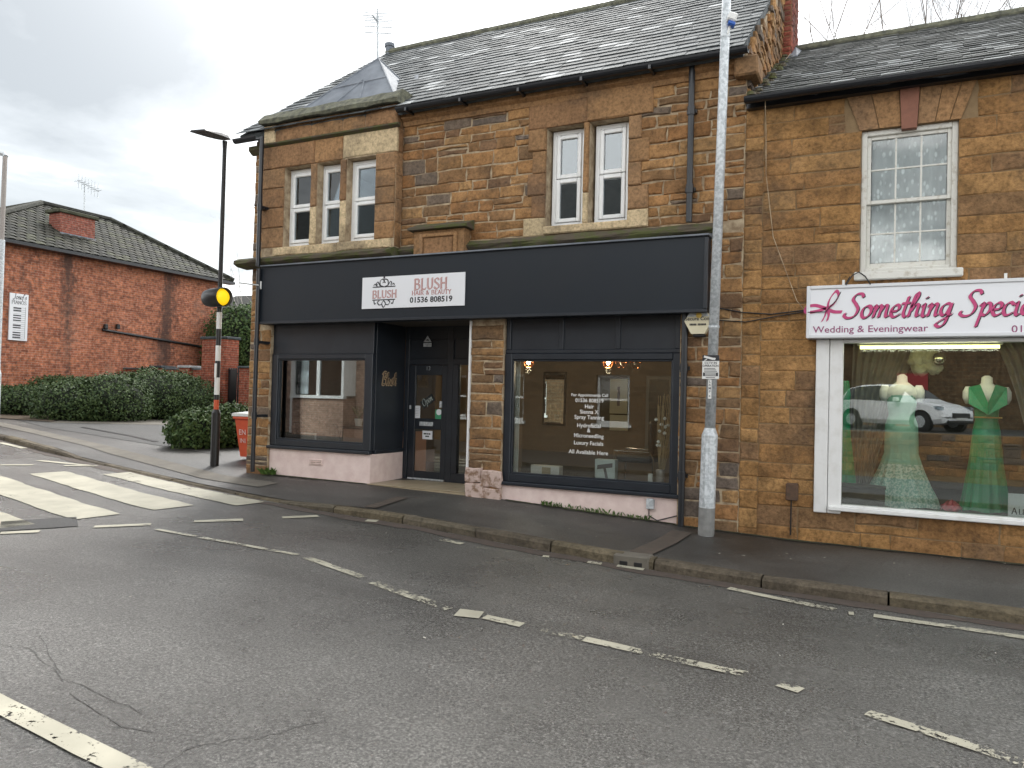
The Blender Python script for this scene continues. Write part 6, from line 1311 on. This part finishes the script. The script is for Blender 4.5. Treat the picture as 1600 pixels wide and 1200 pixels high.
for k in range(26):
    r = .02+.07*k/26; an = k*2.4; c = Vector((q.x+r*math.cos(an)*.9, q.y+r*math.sin(an)*.8, dz0+.08-.05*(k/26))); d = Vector((math.cos(an), math.sin(an), .8)).normalized(); s = d.orthogonal().normalized()*.035; u_ = d.cross(s).normalized()*.03
    mb.add([c-s-u_, c+s-u_, c+s*1.1+u_+d*.02, c-s*1.1+u_+d*.02], [(0, 1, 2, 3)])
mb.build('petals', pm('deep_pink_fabric', (.45, .06, .10), (.60, .12, .17), 20, .7), ro, fix=False); MB().lathe([(.06, dz0), (.085, dz0+.03), (.07, dz0+.06), (.02, dz0+.075)], (q.x, q.y, 0), 14).build('heart', bpy.data.materials['deep_pink_fabric'], ro)
dbx = thing('display_box', 'black glittery low display box under the slim green dress', 'box', tuple(P(1348, 790, .3))); a, b = P(1310, 790, .28), P(1383, 764, .28); MB().bbox(a.x-.1, b.x, .2, .5, dz0, b.z, .006).build('box', pm('black_glitter', (.012, .014, .016), (.05, .055, .06), 160, .4, lo=.55, hi=.7), dbx); MB().bbox(a.x-.11, b.x+.01, .19, .51, b.z, b.z+.02, .004).build('lid', 'blackpl', dbx)
cd_ = thing('price_card', 'small white card with black lettering leaning in the bridal window corner', 'sign', tuple(P(1590, 795, .2))); a, b = P(1575, 795, .2), P(1640, 778, .2); MB().box(a.x, b.x, .2, .206, dz0, b.z+.02).build('card', 'sign_white', cd_); t_ = MB(); pen(t_, 'A', CAP, .062, lambda u, n, w: Vector((u, .199-n, w)), (.1, 20), .03, 0, 0, False, a.x+.03, dz0+.035); pen(t_, 'LL', CAP, .05, lambda u, n, w: Vector((u, .199-n, w)), (.1, 20), .03, 0, 0, False, a.x+.09, dz0+.035); t_.build('print', INK, cd_, fix=False)

# ================================================================== in the salon windows
SH = zRb
vs_ = Vector(P(1032, 745, .35)); va = thing('reed_vase', 'glass vase of tall dried reeds and white blossoms behind the salon window', 'vase', (vs_.x, .35, SH)); MB().lathe([(.05, SH), (.058, SH+.01), (.06, SH+.24), (.055, SH+.25)], (vs_.x, .35, 0), 16).build('vase', pm('smoky_vase', (.30, .26, .24), None, rough=.2), va, smooth=True); rgt = random.Random(3); rd_ = MB(); bl2 = MB()
for i in range(34):
    a = rgt.uniform(0, 6.28); r = .035*rgt.random(); b0_ = Vector((vs_.x+r*math.cos(a), .35+r*math.sin(a), SH+.2)); b1_ = Vector((vs_.x+.03+rgt.uniform(-.09, .13), .35+rgt.uniform(-.08, .08), SH+rgt.uniform(.75, 1.2))); rd_.tube([b0_, b0_.lerp(b1_, .5)+Vector((rgt.uniform(-.02, .02), 0, 0)), b1_], .0045, 4)
    if i % 3 == 0: rgb_ = .022; c = b0_.lerp(b1_, rgt.uniform(.4, 1)); bl2.lathe([(.005, -rgb_), (rgb_, -.006), (rgb_*.9, .008), (.004, rgb_)], tuple(c+Vector((-.02, -.02, 0))), 7)
rd_.build('reeds', pm('dry_reed', (.42, .31, .18), (.30, .22, .12), 20, .8), va); bl2.build('blossoms', 'white', va)
hb = thing('hairdryer_box', 'white boxed hairdryer standing in the salon window', 'box', tuple(P(946, 745, .3))); a, b = P(929, 747, .3), P(961, 719, .3); MB().bbox(a.x, b.x, .3, .42, SH, b.z, .003).build('carton', pm('white_carton', (.58, .66, .66), None, rough=.5), hb); t_ = MB(); mx_, mz = (a.x+b.x)/2, (SH+b.z)/2
FH = lambda u, n, w: Vector((u, .299-n, w))
HD = {'d': (1, [[(-1, .45), (1, .8)], [(-.05, .5), (.35, -1.1)]])}; pen(t_, 'd', HD, .10, FH, (.35, 80), .1, 0, .0005, True, mx_, mz+.02); t_.build('print', pm('grey_print', (.16, .15, .16), None, rough=.4), hb, fix=False)
wb_ = thing('carton', 'long low white carton lying in the salon window', 'box', tuple(P(851, 741, .3))); a, b = P(829, 741, .3), P(874, 729, .3); MB().bbox(a.x, b.x, .3, .42, SH, b.z, .003).build('carton', 'white', wb_); MB().box(lerp(a.x, b.x, .4), lerp(a.x, b.x, .7), .297, .3, SH+.03, b.z-.02).build('label_patch', 'tile', wb_)
lt = thing('leaflet_stand', 'small upright white leaflet holder beside the reed vase', 'stand', tuple(P(1015, 755, .25))); a, b = P(1012, 757, .25), P(1019, 742, .25); MB().bbox(a.x, b.x, .25, .29, SH, b.z+.01, .003).build('holder', 'white', lt)
for i, (px, on) in enumerate(((950, 1), (971, 0), (993, 0), (826, 1))):
    q = P(px, 566, 1.6); t = thing('pendant_lamp', ('lit copper cage pendant in the row of three salon lamps', 'unlit copper cage pendant in the middle of the salon row', 'unlit copper cage pendant nearest the reeds in the salon', 'lit copper cage pendant hanging alone near the white side curtain')[i], 'lamp', (q.x, 1.6, q.z), 'copper pendant lamps in the salon'); MB().tube([(q.x, 1.6, q.z+.09), (q.x, 1.6, 2.68)], .004, 5).build('flex', 'black', t); cg = MB()
    for k in range(8): an = k*math.pi/4; cg.tube([(q.x+.03*math.cos(an), 1.6+.03*math.sin(an), q.z+.08), (q.x+.085*math.cos(an), 1.6+.085*math.sin(an), q.z+.0), (q.x+.045*math.cos(an), 1.6+.045*math.sin(an), q.z-.075)], .004, 4)
    for r, dz in ((.085, 0), (.045, -.075), (.03, .08)): cg.tube([(q.x+r*math.cos(a), 1.6+r*math.sin(a), q.z+dz) for a in [k*math.pi/8 for k in range(17)]], .004, 4)
    cg.build('cage', pm('copper_wire', (.55, .20, .08), None, rough=.25, metal=.9), t); MB().lathe([(.004, -.04), (.028, -.02), (.03, .0), (.014, .04)], (q.x, 1.6, q.z), 12).build('bulb', 'bulb' if on else 'white', t, smooth=True)
    if on:
        pl_ = bpy.data.lights.new('pendant_light', 'POINT'); pl_.energy = 5; pl_.color = (1, .78, .5); pl_.shadow_soft_size = .05; po = bpy.data.objects.new('pendant_light', pl_); COL.objects.link(po); po.location = (q.x, 1.6, q.z-.12); attach(po, t)
def back(px, py): return P(px, py, 4.28)
def framed(name, label, p0, p1, Y, fm_, inner, b=.05, cat='picture'):
    a, c = P(p0[0], p1[1], Y), P(p1[0], p0[1], Y); t = thing(name, label, cat, ((a.x+c.x)/2, Y, a.z)); MB().bbox(a.x, c.x, Y-.03, Y, a.z, c.z, .005).build('frame', fm_, t); MB().box(a.x+b, c.x-b, Y-.034, Y-.031, a.z+b, c.z-b).build('face', inner, t); return t
MIR = pm('mirror_silver', (.9, .9, .88), None, rough=.01, metal=1.0)
framed('wall_mirror', 'tall bright mirror on the back wall of the salon', (848, 581), (886, 664), 4.27, 'black', MIR, .04, 'mirror')
framed('poster', 'cream framed poster with a dark print on the salon back wall', (953, 592), (982, 646), 4.27, pm('cream_mount', (.62, .58, .44), None, rough=.6), pm('mauve_print', (.20, .15, .15), (.30, .24, .23), 8, .6), .14)
framed('poster', 'plain cream framed print hung below the dark poster', (953, 649), (982, 672), 4.27, bpy.data.materials['cream_mount'], bpy.data.materials['cream_mount'], .1)
framed('doorway_shade', 'black panel standing for the dark of an open doorway in the salon back wall', (1008, 588), (1052, 700), 4.27, pm('grey_architrave', (.20, .21, .22), None, rough=.5), 'black', .06, 'panel')  # flat black face paints in the darkness beyond an open doorway
o = drape(MB(), P(800, 650, .25).x, P(810, 650, .25).x, SH, 2.66, .28, .012, 3, 24, 4).build('side_curtain', 'white', smooth=True, fix=False); tag(o, 'narrow white curtain at the pier side of the salon window', 'curtain')
ch_ = thing('salon_chair', 'chrome framed black salon chair behind the window lettering', 'chair', (P(998, 720, 1.3).x, 1.3, .42)); q = P(998, 720, 1.3)
for s in (-1, 1): MB().tube([(q.x-.28, 1.1+s*.26+.2, .44), (q.x-.26, 1.1+s*.26+.2, q.z+.14), (q.x+.22, 1.1+s*.26+.2, q.z+.14), (q.x+.27, 1.1+s*.26+.2, q.z+.05), (q.x+.28, 1.1+s*.26+.2, .44)], .014, 8).build('arm_frame', pm('chrome', (.6, .6, .6), None, rough=.15, metal=1.0), ch_)
MB().bbox(q.x-.25, q.x+.24, 1.07, 1.53, .84, .94, .03).build('seat', 'blackpl', ch_); MB().bbox(q.x+.18, q.x+.26, 1.09, 1.51, .94, 1.4, .03).build('backrest', 'blackpl', ch_)
wl_ = MB(); FW = lambda u, n, w: Vector((u, SY+.029-n, w)); cxw = P(919, 650, SY).x
for s, py, sz in (('For Appointments Call', 618.5, .052), ('01536 808519', 627.5, .064), ('Hair', 637, .068), ('Sienna X', 645.5, .068), ('Spray Tanning', 654, .068), ('Hydrofacial', 667, .068), ('&', 674.5, .068), ('Microneedling', 683, .068), ('Luxury Facials', 694.5, .068), ('All Available Here', 709, .070)): type_text(wl_, s, sz, FW, cxw, P(919, py+1.0, SY).z, .0, .016, 'CENTER')
wl_.build('window_lettering', 'white', wr, fix=False)
# left salon window: reception desk, chair, plant, pictures
rc = thing('reception_desk', 'pink fronted reception desk inside the left salon window', 'desk', (-6.9, 1.2, .42)); a, b = P(535, 700, 1.2), P(570, 671, 1.2)
MB().bbox(a.x, -6.72, 1.2, 1.75, .42, b.z, .01).build('front', pm('peach_panel', (.50, .28, .20), None, rough=.6), rc); MB().bbox(a.x-.05, -6.70, 1.15, 1.8, b.z, b.z+.04, .008).build('top', 'room_dark', rc)
pt = thing('pot_plant', 'small spiky plant in a white pot on the reception desk', 'plant', (P(560, 668, 1.4).x, 1.4, b.z+.04)); q = P(560, 668, 1.4); MB().lathe([(.05, b.z+.04), (.07, b.z+.16)], (q.x, 1.4, 0), 12).build('pot', 'white', pt); lf = MB(); rgt = random.Random(2)
for i in range(16): an = i*2.4; d = Vector((math.cos(an)*.6, math.sin(an)*.6, 1)).normalized(); p0 = Vector((q.x, 1.4, b.z+.15)); s = d.orthogonal().normalized()*.015; lf.add([p0, p0+d*.12+s, p0+d*.26, p0+d*.12-s], [(0, 1, 2, 3)])
lf.build('leaves', 'leaf2', pt, fix=False)
oc_ = thing('office_chair', 'black mesh office chair beside the reception desk', 'chair', (P(519, 690, 1.5).x, 1.5, .42)); q = P(520, 672, 1.5); oc = MB()
oc.tube([(q.x-.13, 1.5, q.z-.22), (q.x-.2, 1.5, q.z+.05), (q.x-.1, 1.52, q.z+.16), (q.x+.14, 1.52, q.z+.02), (q.x+.16, 1.5, q.z-.2), (q.x-.13, 1.5, q.z-.22)], .022, 6); oc.build('backrest', 'blackpl', oc_); MB().bbox(q.x-.2, q.x+.22, 1.25, 1.68, q.z-.34, q.z-.26, .03).build('seat', 'galv', oc_); MB().tube([(q.x, 1.48, .47), (q.x, 1.48, q.z-.3)], .03, 8).build('column', 'blackpl', oc_)
bs_ = MB()
for k in range(5): an = k*1.2566; bs_.tube([(q.x, 1.48, .48), (q.x+.26*math.cos(an), 1.48+.26*math.sin(an), .45)], .02, 5)
bs_.build('foot', 'blackpl', oc_)
framed('picture', 'small black and white square picture on the salon side wall', (549.5, 621), (558.5, 636), 3.0, 'white', 'black', .06); framed('picture', 'small cream square picture beside the black and white one', (560.5, 621), (569, 636), 3.0, 'white', 'tile', .05)
MB().box(P(505, 640, 3.02).x, -6.6, 3.01, 3.08, .42, 2.69).build('picture_wall', pm('tan_wall', (.26, .17, .09), None, rough=.8), salon)
pf = thing('framed_card', 'small white framed card standing on the left window shelf', 'picture', tuple(P(465, 688, .25))); a, b = P(452, 690, .25), P(462, 677, .25); MB().bbox(a.x, b.x, .24, .26, zLb, b.z, .004).build('frame', 'white', pf); MB().box(a.x+.02, b.x-.02, .236, .239, zLb+.03, b.z-.02).build('face', 'galv', pf); pf = thing('framed_card', 'long pale frame lying beside the small card on the window shelf', 'picture', tuple(P(478, 688, .3))); a, b = P(463, 690, .3), P(494, 677, .3); MB().bbox(a.x, b.x, .29, .31, zLb, b.z, .004).build('frame', 'alu', pf); MB().box(a.x+.02, b.x-.02, .286, .289, zLb+.03, b.z-.02).build('face', 'room', pf)
